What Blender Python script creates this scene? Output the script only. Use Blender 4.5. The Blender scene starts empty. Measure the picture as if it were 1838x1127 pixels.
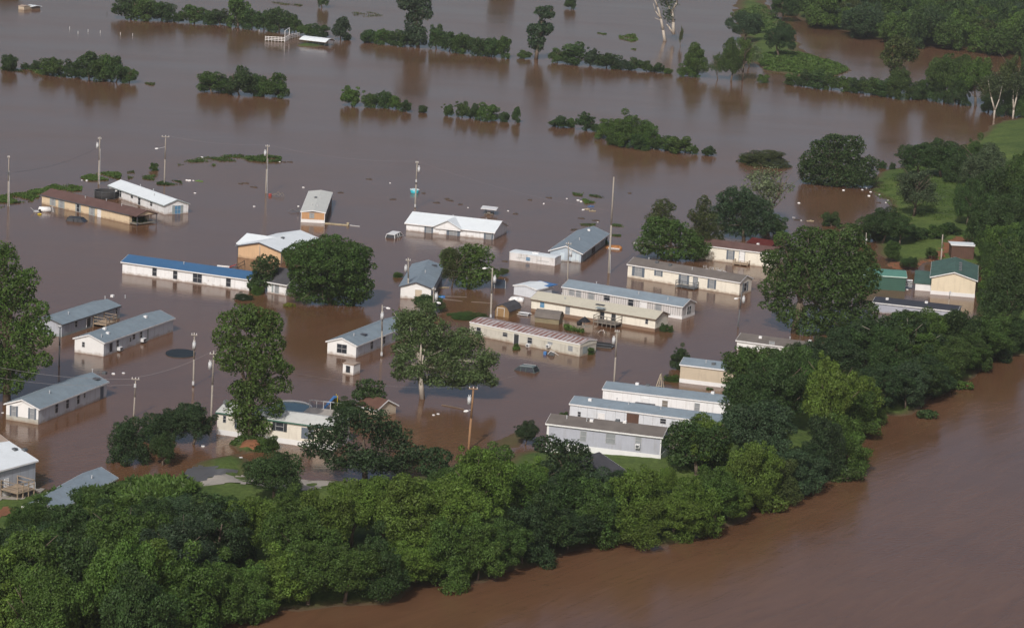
import bpy, math, random
import numpy as np
from mathutils import Matrix, Vector
random.seed(7)
SC = bpy.context.scene
COL = SC.collection
# ------------------------------------------------------------------ camera, sky, sun, exposure
FPX, PITCH, ROLL, CAMH = 5000.0, math.radians(12.148), math.radians(3.131), 86.78
CX, CY = 919.0, 563.5
_F = np.array([0, math.cos(PITCH), -math.sin(PITCH)]); _U0 = np.array([0, math.sin(PITCH), math.cos(PITCH)]); _R0 = np.array([1., 0, 0])
_R = math.cos(ROLL) * _R0 + math.sin(ROLL) * _U0
_U = -math.sin(ROLL) * _R0 + math.cos(ROLL) * _U0
_C = np.array([0, 0, CAMH])
cd = bpy.data.cameras.new('camera'); cam = bpy.data.objects.new('camera', cd); COL.objects.link(cam)
cd.sensor_width = 36; cd.lens = FPX / 1838 * 36; cd.clip_start = 1; cd.clip_end = 30000
m = Matrix.Identity(4)
for i in range(3):
    m[i][0] = _R[i]; m[i][1] = _U[i]; m[i][2] = -_F[i]; m[i][3] = _C[i]
cam.matrix_world = m
SC.camera = cam
SUN = Vector((-2.0, -7.5, 6.3)).normalized()
W = bpy.data.worlds.new('World'); SC.world = W; W.use_nodes = True
wn = W.node_tree; bg = wn.nodes['Background']
sky = wn.nodes.new('ShaderNodeTexSky'); sky.sky_type = 'NISHITA'; sky.sun_disc = False
sky.sun_elevation = math.asin(SUN.z); sky.sun_rotation = math.atan2(SUN.x, SUN.y)
sky.air_density = 0.8; sky.dust_density = 5.0; sky.altitude = 200
tn = wn.nodes.new('ShaderNodeVectorMath'); tn.operation = 'MULTIPLY'; tn.inputs[1].default_value = (1.04, 1.0, .95)   # thin high cloud warms the sky a little
wn.links.new(sky.outputs[0], tn.inputs[0]); wn.links.new(tn.outputs[0], bg.inputs[0]); bg.inputs[1].default_value = 0.095
sl = bpy.data.lights.new('sun', 'SUN'); sl.energy = 2.75; sl.angle = math.radians(0.8); sl.color = (1, .965, .92)
so = bpy.data.objects.new('sun', sl); COL.objects.link(so); so.rotation_euler = SUN.to_track_quat('Z', 'Y').to_euler(); so.location = (0, 0, 300)
SC.view_settings.view_transform = 'Standard'; SC.view_settings.look = 'None'; SC.view_settings.exposure = 0.0; SC.view_settings.gamma = 1
SC.cycles.max_bounces = 6; SC.cycles.diffuse_bounces = 2; SC.cycles.glossy_bounces = 3; SC.cycles.transmission_bounces = 2; SC.cycles.transparent_max_bounces = 4
SC.cycles.caustics_reflective = False; SC.cycles.caustics_refractive = False

# ------------------------------------------------------------------ survey: photo point -> place on the ground plane
def ray(x, y): return _F * FPX + _R * (x - CX) + _U * (CY - y)
def G(x, y, z=0.0):
    d = ray(x, y); t = (z - CAMH) / d[2]
    return Vector(_C + t * d)
def proj(P):
    v = np.array(P) - _C; zc = v @ _F
    return CX + FPX * (v @ _R) / zc, CY - FPX * (v @ _U) / zc
def scl(x, y):                                    # pixels per metre there
    p = G(x, y); return FPX / ((np.array(p) - _C) @ _F)
def zat(P, y):                                    # height above P that shows at photo row y
    lo, hi = -5.0, 60.0
    for _ in range(40):
        mid = (lo + hi) / 2
        if proj((P[0], P[1], P[2] + mid))[1] > y: lo = mid
        else: hi = mid
    return lo

# ------------------------------------------------------------------ small helpers
def tag(o, label=None, cat=None, group=None, kind=None):
    if label: o['label'] = label
    if cat: o['category'] = cat
    if group: o['group'] = group
    if kind: o['kind'] = kind
    return o
def empty(name, loc, rz=0.0, label=None, cat=None, group=None, mat=None):
    o = bpy.data.objects.new(name, None); COL.objects.link(o)
    o.empty_display_size = .3
    if mat is not None: o.matrix_world = mat
    else: o.location = loc; o.rotation_euler = (0, 0, rz)
    return tag(o, label, cat, group)
class MB:
    def __init__(s): s.v = []; s.f = []; s.mi = []
    def add(s, vs, fs, mi=0):
        n = len(s.v); s.v += [tuple(v) for v in vs]; s.f += [tuple(i + n for i in f) for f in fs]; s.mi += [mi] * len(fs); return s
    def box(s, x0, y0, z0, x1, y1, z1, mi=0):
        x0, x1 = sorted((x0, x1)); y0, y1 = sorted((y0, y1)); z0, z1 = sorted((z0, z1))
        return s.add([(x0,y0,z0),(x1,y0,z0),(x1,y1,z0),(x0,y1,z0),(x0,y0,z1),(x1,y0,z1),(x1,y1,z1),(x0,y1,z1)],
                     [(0,3,2,1),(4,5,6,7),(0,1,5,4),(1,2,6,5),(2,3,7,6),(3,0,4,7)], mi)
    def tube(s, a, b, ra, rb=None, n=8, caps=True, mi=0):
        rb = ra if rb is None else rb
        a = Vector(a); b = Vector(b); d = (b - a).normalized()
        u = d.orthogonal().normalized(); w = d.cross(u)
        vs = []
        for p, r in ((a, ra), (b, rb)):
            for k in range(n):
                t = 2 * math.pi * k / n; vs.append(p + (u * math.cos(t) + w * math.sin(t)) * r)
        fs = [(k, (k + 1) % n, n + (k + 1) % n, n + k) for k in range(n)]
        if caps: fs += [tuple(range(n - 1, -1, -1)), tuple(range(n, 2 * n))]
        return s.add(vs, fs, mi)
    def path(s, pts, rs, n=6, mi=0):
        for i in range(len(pts) - 1): s.tube(pts[i], pts[i + 1], rs[i], rs[i + 1], n, True, mi)
        return s
    def prism(s, prof, y0, y1, axis='y', mi=0):   # prof: list of (a, z)
        n = len(prof)
        if axis == 'y': vs = [(a, y0, z) for a, z in prof] + [(a, y1, z) for a, z in prof]
        else: vs = [(y0, a, z) for a, z in prof] + [(y1, a, z) for a, z in prof]
        fs = [(k, (k + 1) % n, n + (k + 1) % n, n + k) for k in range(n)] + [tuple(range(n - 1, -1, -1)), tuple(range(n, 2 * n))]
        return s.add(vs, fs, mi)
    def mesh(s, name, mats, smooth=False):
        me = bpy.data.meshes.new(name); me.from_pydata(s.v, [], s.f)
        for m_ in (mats if isinstance(mats, (list, tuple)) else [mats]): me.materials.append(m_)
        if any(s.mi): me.polygons.foreach_set('material_index', s.mi)
        import bmesh
        bm = bmesh.new(); bm.from_mesh(me); bmesh.ops.recalc_face_normals(bm, faces=bm.faces); bm.to_mesh(me); bm.free()
        if smooth: me.polygons.foreach_set('use_smooth', [True] * len(me.polygons))
        return me
    def build(s, name, mats, parent=None, smooth=False, bevel=0, loc=None):
        o = bpy.data.objects.new(name, s.mesh(name, mats, smooth)); COL.objects.link(o)
        if parent is not None: o.parent = parent
        if loc is not None: o.location = loc
        if bevel:
            b = o.modifiers.new('bevel', 'BEVEL'); b.width = bevel; b.segments = 2; b.limit_method = 'ANGLE'
        return o

# ------------------------------------------------------------------ materials
MATS = {}
def M(name, col, rough=.6, var=.12, nscale=1.5, groove=None, metal=0.0, dirt=0.0, bump=0.0, spec=.4):
    if name in MATS: return MATS[name]
    mt = bpy.data.materials.new(name); mt.use_nodes = True; nt = mt.node_tree; N = nt.nodes; L = nt.links
    b = N['Principled BSDF']; b.inputs['Roughness'].default_value = rough; b.inputs['Metallic'].default_value = metal
    b.inputs['Specular IOR Level'].default_value = spec
    tc = N.new('ShaderNodeTexCoord')
    no = N.new('ShaderNodeTexNoise'); no.inputs['Scale'].default_value = nscale; no.inputs['Detail'].default_value = 5; no.inputs['Roughness'].default_value = .65
    L.new(tc.outputs['Object'], no.inputs['Vector'])
    mr = N.new('ShaderNodeMapRange'); mr.inputs[1].default_value = .25; mr.inputs[2].default_value = .75
    mr.inputs[3].default_value = 1 - var; mr.inputs[4].default_value = 1 + var; L.new(no.outputs[0], mr.inputs[0])
    val = mr.outputs[0]
    if groove:                                    # (axis 'x','y','s'(x+y),'z', period, width fraction, darkness)
        ax, per, wf, dk = groove
        sp = N.new('ShaderNodeSeparateXYZ'); L.new(tc.outputs['Object'], sp.inputs[0])
        if ax == 's':
            ad = N.new('ShaderNodeMath'); ad.operation = 'ADD'; L.new(sp.outputs[0], ad.inputs[0]); L.new(sp.outputs[1], ad.inputs[1]); src = ad.outputs[0]
        else: src = sp.outputs['xyz'.index(ax)]
        dv = N.new('ShaderNodeMath'); dv.operation = 'DIVIDE'; L.new(src, dv.inputs[0]); dv.inputs[1].default_value = per
        fr = N.new('ShaderNodeMath'); fr.operation = 'FRACT'; L.new(dv.outputs[0], fr.inputs[0])
        lt = N.new('ShaderNodeMath'); lt.operation = 'LESS_THAN'; L.new(fr.outputs[0], lt.inputs[0]); lt.inputs[1].default_value = wf
        ma = N.new('ShaderNodeMath'); ma.operation = 'MULTIPLY_ADD'; L.new(lt.outputs[0], ma.inputs[0]); ma.inputs[1].default_value = dk - 1; ma.inputs[2].default_value = 1
        mu = N.new('ShaderNodeMath'); mu.operation = 'MULTIPLY'; L.new(val, mu.inputs[0]); L.new(ma.outputs[0], mu.inputs[1]); val = mu.outputs[0]
        bp = N.new('ShaderNodeBump'); bp.inputs['Strength'].default_value = .4; bp.inputs['Distance'].default_value = .02; L.new(ma.outputs[0], bp.inputs['Height']); L.new(bp.outputs[0], b.inputs['Normal'])
    vm = N.new('ShaderNodeVectorMath'); vm.operation = 'SCALE'; vm.inputs[0].default_value = col[:3]; L.new(val, vm.inputs['Scale'])
    out = vm.outputs[0]
    if dirt:                                      # streaks of mud and algae, denser towards the flood line
        n2 = N.new('ShaderNodeTexNoise'); n2.inputs['Scale'].default_value = .9; n2.inputs['Detail'].default_value = 8
        mp = N.new('ShaderNodeMapping'); mp.inputs['Scale'].default_value = (2.2, 2.2, .5); L.new(tc.outputs['Object'], mp.inputs[0]); L.new(mp.outputs[0], n2.inputs['Vector'])
        r2 = N.new('ShaderNodeMapRange'); r2.inputs[1].default_value = .52; r2.inputs[2].default_value = .8; r2.inputs[4].default_value = dirt; L.new(n2.outputs[0], r2.inputs[0])
        mx = N.new('ShaderNodeMix'); mx.data_type = 'RGBA'; L.new(r2.outputs[0], mx.inputs['Factor']); L.new(out, mx.inputs['A']); mx.inputs['B'].default_value = (.17, .14, .10, 1)
        out = mx.outputs['Result']
    if name.startswith(('siding', 'skirting', 'panel')):   # tide mark of silt left by the falling flood
        s3 = N.new('ShaderNodeSeparateXYZ'); L.new(tc.outputs['Object'], s3.inputs[0])
        n3 = N.new('ShaderNodeTexNoise'); n3.inputs['Scale'].default_value = 1.3; n3.inputs['Detail'].default_value = 6; L.new(tc.outputs['Object'], n3.inputs['Vector'])
        q1 = N.new('ShaderNodeMath'); q1.operation = 'MULTIPLY_ADD'; L.new(n3.outputs[0], q1.inputs[0]); q1.inputs[1].default_value = -.9; L.new(s3.outputs[2], q1.inputs[2])
        q2 = N.new('ShaderNodeMapRange'); q2.inputs[1].default_value = -.42; q2.inputs[2].default_value = -.05; q2.inputs[3].default_value = .6; q2.inputs[4].default_value = 0; L.new(q1.outputs[0], q2.inputs[0])
        m9 = N.new('ShaderNodeMix'); m9.data_type = 'RGBA'; L.new(q2.outputs[0], m9.inputs['Factor']); L.new(out, m9.inputs['A']); m9.inputs['B'].default_value = (.23, .155, .10, 1); out = m9.outputs['Result']
    L.new(out, b.inputs['Base Color'])
    if bump and not groove:
        bp = N.new('ShaderNodeBump'); bp.inputs['Strength'].default_value = bump; bp.inputs['Distance'].default_value = .05; L.new(no.outputs[0], bp.inputs['Height']); L.new(bp.outputs[0], b.inputs['Normal'])
    MATS[name] = mt
    return mt
SG = ('s', 1.22, .045, .72)
SID = {
 'white': M('siding_white', (.78, .80, .82), .55, .05, .8, ('s', 1.2, .03, .82), dirt=.25),
 'cream': M('siding_cream', (.72, .64, .49), .6, .05, .8, ('z', .23, .12, .9), dirt=.2),
 'offwhite': M('siding_offwhite', (.78, .75, .66), .6, .05, .8, ('z', .23, .12, .92), dirt=.2),
 'ivory': M('siding_ivory', (.70, .67, .59), .6, .05, .8, ('z', .23, .12, .9), dirt=.22),
 'tan': M('siding_tan', (.66, .54, .38), .6, .05, .8, ('z', .23, .12, .9), dirt=.15),
 'grey': M('siding_grey', (.38, .41, .46), .6, .07, .8, ('s', 1.22, .05, .7), dirt=.3),
 'palegrey': M('siding_pale_grey', (.60, .64, .69), .6, .07, .8, ('s', 1.22, .045, .68), dirt=.3),
 'lilac': M('siding_lilac_grey', (.40, .42, .49), .6, .06, .8, ('s', .4, .06, .9), dirt=.25),
 'striped': M('siding_ribbed', (.58, .57, .57), .6, .06, .8, ('s', .38, .28, .6), dirt=.25),
 'orange': M('siding_orange', (.50, .29, .15), .6, .07, .8, ('s', .6, .05, .85), dirt=.15),
 'ochre': M('siding_ochre', (.60, .41, .25), .6, .06, .8, ('s', .75, .04, .85), dirt=.12),
 'beige': M('siding_beige', (.52, .45, .35), .6, .05, .8, ('z', .23, .12, .9), dirt=.2),
 'old': M('siding_old_aluminium', (.56, .55, .49), .55, .07, .9, ('z', .3, .05, .85), dirt=.45),
 'brownw': M('boards_dark_brown', (.10, .055, .04), .7, .15, 1, ('s', .3, .1, .7)),
 'wood': M('boards_weathered', (.23, .17, .10), .8, .2, 1.4, ('s', .25, .1, .65), dirt=.2),
 'green': M('sheet_green', (.045, .11, .085), .45, .1, 1, ('z', .3, .15, .7)),
 'dbrown': M('siding_dark', (.13, .11, .10), .6, .1, 1),
}
def roofm(name, col, ax='s', per=.6, var=.09, rough=.5, dk=.86, wf=.08, dirt=.15): return M('roof_' + name, col, rough + .12, var, .7, (ax, per, wf, dk), dirt=dirt, spec=.2)
ROOF = {
 'bluegrey': roofm('blue_grey_shingle', (.20, .255, .30), 's', .9, .16, .75, .93, .03, dirt=.3),
 'slate': roofm('slate_metal', (.215, .27, .32), 's', .75, .14, .5, .88, .05, dirt=.28),
 'white': roofm('white_metal', (.70, .76, .80), 's', .9, .05, .5, .93, .04, dirt=.08),
 'brown': roofm('brown_shingle', (.125, .075, .068), 'z', .08, .2, .85, .9, .2, dirt=.1),
 'taupe': roofm('taupe_shingle', (.15, .135, .125), 'z', .06, .2, .9, .9, .2, dirt=.2),
 'blue': roofm('blue_metal', (.05, .13, .26), 's', .45, .08, .4, .85, .08, dirt=.05),
 'cream': roofm('cream_metal', (.50, .48, .40), 's', .75, .06, .5, .93, .04, dirt=.2),
 'pale': roofm('pale_coating', (.56, .58, .56), 's', 1.4, .06, .6, .94, .02, dirt=.25),
 'green': roofm('green_shingle', (.065, .125, .11), 'z', .07, .25, .85, .85, .2, dirt=.12),
 'greenm': roofm('green_metal', (.09, .22, .18), 's', .8, .1, .4, 1.5, .12, dirt=.1),
 'navy': roofm('navy_shingle', (.045, .05, .065), 'z', .06, .15, .8, .9, .2, dirt=.1),
 'char': roofm('charcoal_shingle', (.07, .07, .08), 'z', .06, .2, .85, .9, .2),
 'tan': roofm('tan_shingle', (.36, .29, .24), 'z', .06, .12, .85, .9, .2),
 'rbrown': roofm('red_brown_shingle', (.12, .065, .05), 'z', .06, .2, .85, .9, .2),
 'red': roofm('red_sheet', (.10, .022, .02), 's', .5, .1, .5),
}
TRIM = M('trim_white', (.74, .75, .76), .5, .05)
TRIMD = M('trim_dark', (.08, .085, .10), .6, .1)
SHUT = M('shutter_slate', (.12, .15, .19), .6, .1, 3, ('z', .09, .25, .8))
SHUTL = M('shutter_grey', (.30, .35, .36), .6, .1, 3, ('z', .09, .25, .85))
SHUTB = M('shutter_black', (.035, .04, .045), .6, .1)
GLASS = M('window_glass', (.03, .035, .045), .12, .3, 1.2, spec=.6)
WFR = M('window_frame', (.46, .47, .48), .5, .05)
GLASSL = M('window_blind', (.27, .29, .31), .3, .12, 2, ('z', .1, .3, .85))
GLASSB = M('window_blue', (.10, .25, .42), .3, .15, 2)
WOODL = M('deck_timber', (.36, .28, .20), .8, .2, 2, ('x', .15, .12, .6))
WOODD = M('timber_grey', (.20, .18, .155), .8, .2, 2)
POLEM = M('pole_timber', (.30, .275, .24), .85, .15, 2, bump=.2)
POLEB = M('pole_timber_brown', (.27, .155, .08), .85, .15, 2, bump=.2)
STEEL = M('steel_grey', (.48, .50, .52), .4, .08, 2)
STEELD = M('steel_dark', (.10, .11, .12), .5, .1, 2)
WHITE = M('white_plastic', (.75, .76, .77), .4, .05)
BLACKM = M('black_rubber', (.02, .021, .024), .5, .2)
REDM = M('red_paint', (.30, .035, .03), .5, .15)
BLUEM = M('blue_plastic', (.05, .17, .42), .4, .1)
TURQ = M('turquoise_plastic', (.03, .42, .52), .35, .1)
YEL = M('yellow_plastic', (.55, .42, .03), .4, .1)
BARK = M('bark', (.13, .10, .075), .9, .25, 2.5, bump=.4)
BARKL = M('bark_pale', (.40, .36, .31), .9, .2, 1.2, bump=.3)
MUD = M('mud_red', (.20, .085, .04), .9, .25, 1.2, bump=.5)
GRAVEL = M('gravel_pale', (.34, .315, .28), .95, .14, 3, bump=.4)
WETASPH = M('asphalt_wet', (.10, .10, .105), .35, .12, 1.2)
POOLW = M('pool_water', (.03, .10, .12), .08, .15, .5, spec=.6)
TARPG = M('pool_cover_dark', (.025, .035, .045), .7, .2, .7, spec=.15)
SAND = M('sand_pale', (.26, .19, .12), .95, .15, 1, bump=.4)

# rusty roof: sheets laid across, some rusted, some silver coated
def rust_mat():
    mt = bpy.data.materials.new('roof_rusty_sheets'); mt.use_nodes = True; nt = mt.node_tree; N = nt.nodes; L = nt.links
    b = N['Principled BSDF']; b.inputs['Roughness'].default_value = .6
    tc = N.new('ShaderNodeTexCoord')
    wv = N.new('ShaderNodeTexWave'); wv.wave_type = 'BANDS'; wv.bands_direction = 'Y'; wv.inputs['Scale'].default_value = .42; wv.inputs['Distortion'].default_value = 3.5; wv.inputs['Detail'].default_value = 3; wv.inputs['Detail Scale'].default_value = .8
    L.new(tc.outputs['Object'], wv.inputs['Vector'])
    no = N.new('ShaderNodeTexNoise'); no.inputs['Scale'].default_value = .55; no.inputs['Detail'].default_value = 6; L.new(tc.outputs['Object'], no.inputs['Vector'])
    ad = N.new('ShaderNodeMath'); ad.operation = 'MULTIPLY_ADD'; L.new(no.outputs[0], ad.inputs[0]); ad.inputs[1].default_value = 2.3; L.new(wv.outputs['Fac'], ad.inputs[2])
    cr = N.new('ShaderNodeMapRange'); cr.inputs[1].default_value = 1.5; cr.inputs[2].default_value = 1.75; L.new(ad.outputs[0], cr.inputs[0])
    n2 = N.new('ShaderNodeTexNoise'); n2.inputs['Scale'].default_value = 3; n2.inputs['Detail'].default_value = 5; L.new(tc.outputs['Object'], n2.inputs['Vector'])
    r = N.new('ShaderNodeMix'); r.data_type = 'RGBA'; L.new(n2.outputs[0], r.inputs['Factor']); r.inputs['A'].default_value = (.17, .055, .04, 1); r.inputs['B'].default_value = (.24, .12, .09, 1)
    s = N.new('ShaderNodeMix'); s.data_type = 'RGBA'; L.new(n2.outputs[0], s.inputs['Factor']); s.inputs['A'].default_value = (.55, .54, .55, 1); s.inputs['B'].default_value = (.30, .27, .27, 1)
    mx = N.new('ShaderNodeMix'); mx.data_type = 'RGBA'; L.new(cr.outputs[0], mx.inputs['Factor']); L.new(r.outputs['Result'], mx.inputs['A']); L.new(s.outputs['Result'], mx.inputs['B'])
    L.new(mx.outputs['Result'], b.inputs['Base Color']); return mt
ROOF['rust'] = rust_mat()

def leaf_mat():
    mt = bpy.data.materials.new('foliage'); mt.use_nodes = True; nt = mt.node_tree; N = nt.nodes; L = nt.links
    N.remove(N['Principled BSDF']); out = N['Material Output']
    oi = N.new('ShaderNodeObjectInfo'); ge = N.new('ShaderNodeNewGeometry'); tc = N.new('ShaderNodeTexCoord')
    no = N.new('ShaderNodeTexNoise'); no.inputs['Scale'].default_value = .55; no.inputs['Detail'].default_value = 2
    L.new(ge.outputs['Position'], no.inputs['Vector'])
    m1 = N.new('ShaderNodeMapRange'); m1.inputs[1].default_value = .3; m1.inputs[2].default_value = .7; m1.inputs[3].default_value = .78; m1.inputs[4].default_value = 1.25; L.new(no.outputs[0], m1.inputs[0])
    m2 = N.new('ShaderNodeMapRange'); m2.inputs[3].default_value = .68; m2.inputs[4].default_value = 1.32; L.new(ge.outputs['Random Per Island'], m2.inputs[0])
    mu = N.new('ShaderNodeMath'); mu.operation = 'MULTIPLY'; L.new(m1.outputs[0], mu.inputs[0]); L.new(m2.outputs[0], mu.inputs[1])
    vm = N.new('ShaderNodeVectorMath'); vm.operation = 'SCALE'; L.new(oi.outputs['Color'], vm.inputs[0]); L.new(mu.outputs[0], vm.inputs['Scale'])
    hs = N.new('ShaderNodeHueSaturation'); L.new(vm.outputs[0], hs.inputs['Color'])
    m3 = N.new('ShaderNodeMapRange'); m3.inputs[3].default_value = .485; m3.inputs[4].default_value = .515; L.new(no.outputs[0], m3.inputs[0]); L.new(m3.outputs[0], hs.inputs['Hue'])
    di = N.new('ShaderNodeBsdfPrincipled'); di.inputs['Roughness'].default_value = .55; di.inputs['Specular IOR Level'].default_value = .25; L.new(hs.outputs[0], di.inputs['Base Color'])
    tr = N.new('ShaderNodeBsdfTranslucent'); h2 = N.new('ShaderNodeHueSaturation'); h2.inputs['Hue'].default_value = .48; h2.inputs['Saturation'].default_value = 1.1; h2.inputs['Value'].default_value = 1.25
    L.new(hs.outputs[0], h2.inputs['Color']); L.new(h2.outputs[0], tr.inputs['Color'])
    mx = N.new('ShaderNodeMixShader'); mx.inputs[0].default_value = .36; L.new(di.outputs[0], mx.inputs[1]); L.new(tr.outputs[0], mx.inputs[2]); L.new(mx.outputs[0], out.inputs[0])
    return mt
LEAF = leaf_mat()

# ------------------------------------------------------------------ terrain and water
def P2(pts): return np.array([list(G(x, y))[:2] for x, y in pts])
RIVER = [(300,1150),(395,1122),(455,1112),(510,1098),(560,1092),(655,1086),(700,1080),(735,1062),(765,1046),(810,1052),(860,1046),(930,1026),(962,1008),(992,1000),(1050,990),(1100,974),(1140,976),(1200,980),(1250,966),(1300,948),(1327,930),(1357,915),(1400,905),(1440,885),(1490,862),(1530,850),(1528,820),(1534,780),(1560,742),(1620,745),(1665,728),(1680,700),(1725,683),(1770,660),(1790,642),(1838,636),(1950,625)]
LANDS = [
 (RIVER + [(2000,480),(1838,470),(1770,482),(1772,520),(1765,552),(1730,575),(1640,585),(1560,600),(1480,628),(1420,648),(1350,665),(1320,705),(1290,745),(1245,790),(1192,812),(1165,806),(1080,802),(1010,797),(985,800),(940,815),(860,836),(800,846),(740,856),(700,860),(620,862),(560,868),(470,858),(442,822),(415,818),(375,828),(335,845),(325,866),(240,880),(100,876),(64,874),(20,884),(-60,892),(-140,1150)], 1.1, .16),
 ([(2000,215),(1838,206),(1790,222),(1768,236),(1745,252),(1690,285),(1640,297),(1600,303),(1570,320),(1556,336),(1580,352),(1602,368),(1592,392),(1570,425),(1580,455),(1600,478),(1640,486),(1668,470),(1760,478),(1838,490),(2000,500)], 1.5, .14),
 ([(1345,-60),(1370,0),(1392,30),(1425,58),(1440,92),(1490,108),(1528,126),(1500,138),(1420,136),(1372,128),(1345,100),(1330,60),(1318,20),(1330,-60)], .5, .08),
 ([(1395,-60),(1405,10),(1440,38),(1520,58),(1600,76),(1700,84),(1838,97),(2000,105),(2000,-80)], .9, .1),
 ([(533,79),(592,83),(596,87),(560,86),(530,83)], .35, .3),
 ([(412,798),(440,786),(480,790),(500,800),(480,812),(430,812)], .5, .25),
 ([(905,785),(925,776),(960,786),(930,800),(890,804),(878,796)], .1, .2),
]
def sdist(px, py, poly):                          # signed distance, + inside
    d = np.full(px.shape, 1e9); ins = np.zeros(px.shape, bool); n = len(poly)
    for i in range(n):
        ax, ay = poly[i]; bx, by = poly[(i + 1) % n]; ex, ey = bx - ax, by - ay
        t = np.clip(((px - ax) * ex + (py - ay) * ey) / (ex * ex + ey * ey + 1e-9), 0, 1)
        d = np.minimum(d, np.hypot(px - ax - t * ex, py - ay - t * ey))
        c = ((ay > py) != (by > py)) & (px < (bx - ax) * (py - ay) / (by - ay + 1e-12) + ax)
        ins ^= c
    return np.where(ins, d, -d)
POLYW = [(P2(p), zm, sl_) for p, zm, sl_ in LANDS]
def height(px, py):
    px = np.asarray(px, float); py = np.asarray(py, float)
    h = np.full(px.shape, -2.5)
    wob = .9 * np.sin(px * .53 + 1.3 * np.sin(py * .31)) + .7 * np.sin(py * .47 + px * .21) + .4 * np.sin(px * 1.7) * np.sin(py * 1.3)
    for poly, zm, sl_ in POLYW:
        d = sdist(px, py, poly) + wob * .7
        h = np.maximum(h, np.clip(d * sl_, -2.5, zm))
    bumps = .12 * np.sin(px * .23) * np.sin(py * .19) + .05 * np.sin(px * .9 + py * .7)
    return h + bumps * (h > .15)
def gz(x, y): return float(height(np.array([x]), np.array([y]))[0])
def GL(x, y):                                     # photo point on the real ground or water surface
    p = G(x, y)
    for _ in range(3):
        z = max(0.0, gz(p.x, p.y)); p = G(x, y, z)
    return p
xs = np.concatenate([[-9000, -3000, -900, -400, -250], np.arange(-160, 180, 1.6), [250, 400, 900, 3000, 9000]])
ys = np.concatenate([[-3000, -500, 0, 120, 180], np.arange(215, 520, 1.6), np.arange(520, 1150, 4.0), [1300, 1700, 3000, 9000, 20000]])
XX, YY = np.meshgrid(xs, ys)
ZZ = height(XX.ravel(), YY.ravel())
nx, ny = len(xs), len(ys)
vv = np.stack([XX.ravel(), YY.ravel(), ZZ], 1)
ii, jj = np.meshgrid(np.arange(nx - 1), np.arange(ny - 1)); a_ = (jj * nx + ii).ravel()
ff = np.stack([a_, a_ + 1, a_ + nx + 1, a_ + nx], 1)
def npmesh(name, v, f, mt, smooth=False):
    me = bpy.data.meshes.new(name); me.vertices.add(len(v)); me.vertices.foreach_set('co', np.ascontiguousarray(v, dtype=np.float32).ravel())
    k = f.shape[1]; me.loops.add(f.size); me.loops.foreach_set('vertex_index', np.ascontiguousarray(f, dtype=np.int32).ravel())
    me.polygons.add(len(f)); me.polygons.foreach_set('loop_start', np.arange(0, f.size, k, dtype=np.int32))
    me.update(calc_edges=True); me.materials.append(mt)
    if smooth: me.polygons.foreach_set('use_smooth', [True] * len(f))
    return me
def ground_mat():
    mt = bpy.data.materials.new('grass_and_soil'); mt.use_nodes = True; nt = mt.node_tree; N = nt.nodes; L = nt.links
    b = N['Principled BSDF']; b.inputs['Roughness'].default_value = .95; b.inputs['Specular IOR Level'].default_value = .15
    ge = N.new('ShaderNodeNewGeometry')
    n1 = N.new('ShaderNodeTexNoise'); n1.inputs['Scale'].default_value = .09; n1.inputs['Detail'].default_value = 8; n1.inputs['Roughness'].default_value = .65; L.new(ge.outputs['Position'], n1.inputs['Vector'])
    n2 = N.new('ShaderNodeTexNoise'); n2.inputs['Scale'].default_value = 1.7; n2.inputs['Detail'].default_value = 6; n2.inputs['Roughness'].default_value = .7; L.new(ge.outputs['Position'], n2.inputs['Vector'])
    g = N.new('ShaderNodeValToRGB'); e = g.color_ramp.elements; e[0].position = .32; e[0].color = (.050, .088, .022, 1); e[1].position = .66; e[1].color = (.108, .152, .038, 1); e2 = g.color_ramp.elements.new(.75); e2.color = (.13, .12, .06, 1)
    L.new(n1.outputs[0], g.inputs[0])
    mr = N.new('ShaderNodeMapRange'); mr.inputs[1].default_value = .25; mr.inputs[2].default_value = .75; mr.inputs[3].default_value = .5; mr.inputs[4].default_value = 1.45; L.new(n2.outputs[0], mr.inputs[0])
    vm = N.new('ShaderNodeVectorMath'); vm.operation = 'SCALE'; L.new(g.outputs[0], vm.inputs[0]); L.new(mr.outputs[0], vm.inputs['Scale'])
    sp = N.new('ShaderNodeSeparateXYZ'); L.new(ge.outputs['Position'], sp.inputs[0])
    ad = N.new('ShaderNodeMath'); ad.operation = 'MULTIPLY_ADD'; L.new(n2.outputs[0], ad.inputs[0]); ad.inputs[1].default_value = -.35; L.new(sp.outputs[2], ad.inputs[2])
    z = N.new('ShaderNodeMapRange'); z.inputs[1].default_value = -.15; z.inputs[2].default_value = .12; L.new(ad.outputs[0], z.inputs[0])
    mx = N.new('ShaderNodeMix'); mx.data_type = 'RGBA'; L.new(z.outputs[0], mx.inputs['Factor']); mx.inputs['A'].default_value = (.105, .07, .042, 1); L.new(vm.outputs[0], mx.inputs['B'])
    L.new(mx.outputs['Result'], b.inputs['Base Color'])
    bp = N.new('ShaderNodeBump'); bp.inputs['Strength'].default_value = .6; bp.inputs['Distance'].default_value = .2; L.new(n2.outputs[0], bp.inputs['Height']); L.new(bp.outputs[0], b.inputs['Normal'])
    return mt
go = bpy.data.objects.new('ground', npmesh('ground', vv, ff, ground_mat(), True)); COL.objects.link(go); tag(go, kind='structure')

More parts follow.
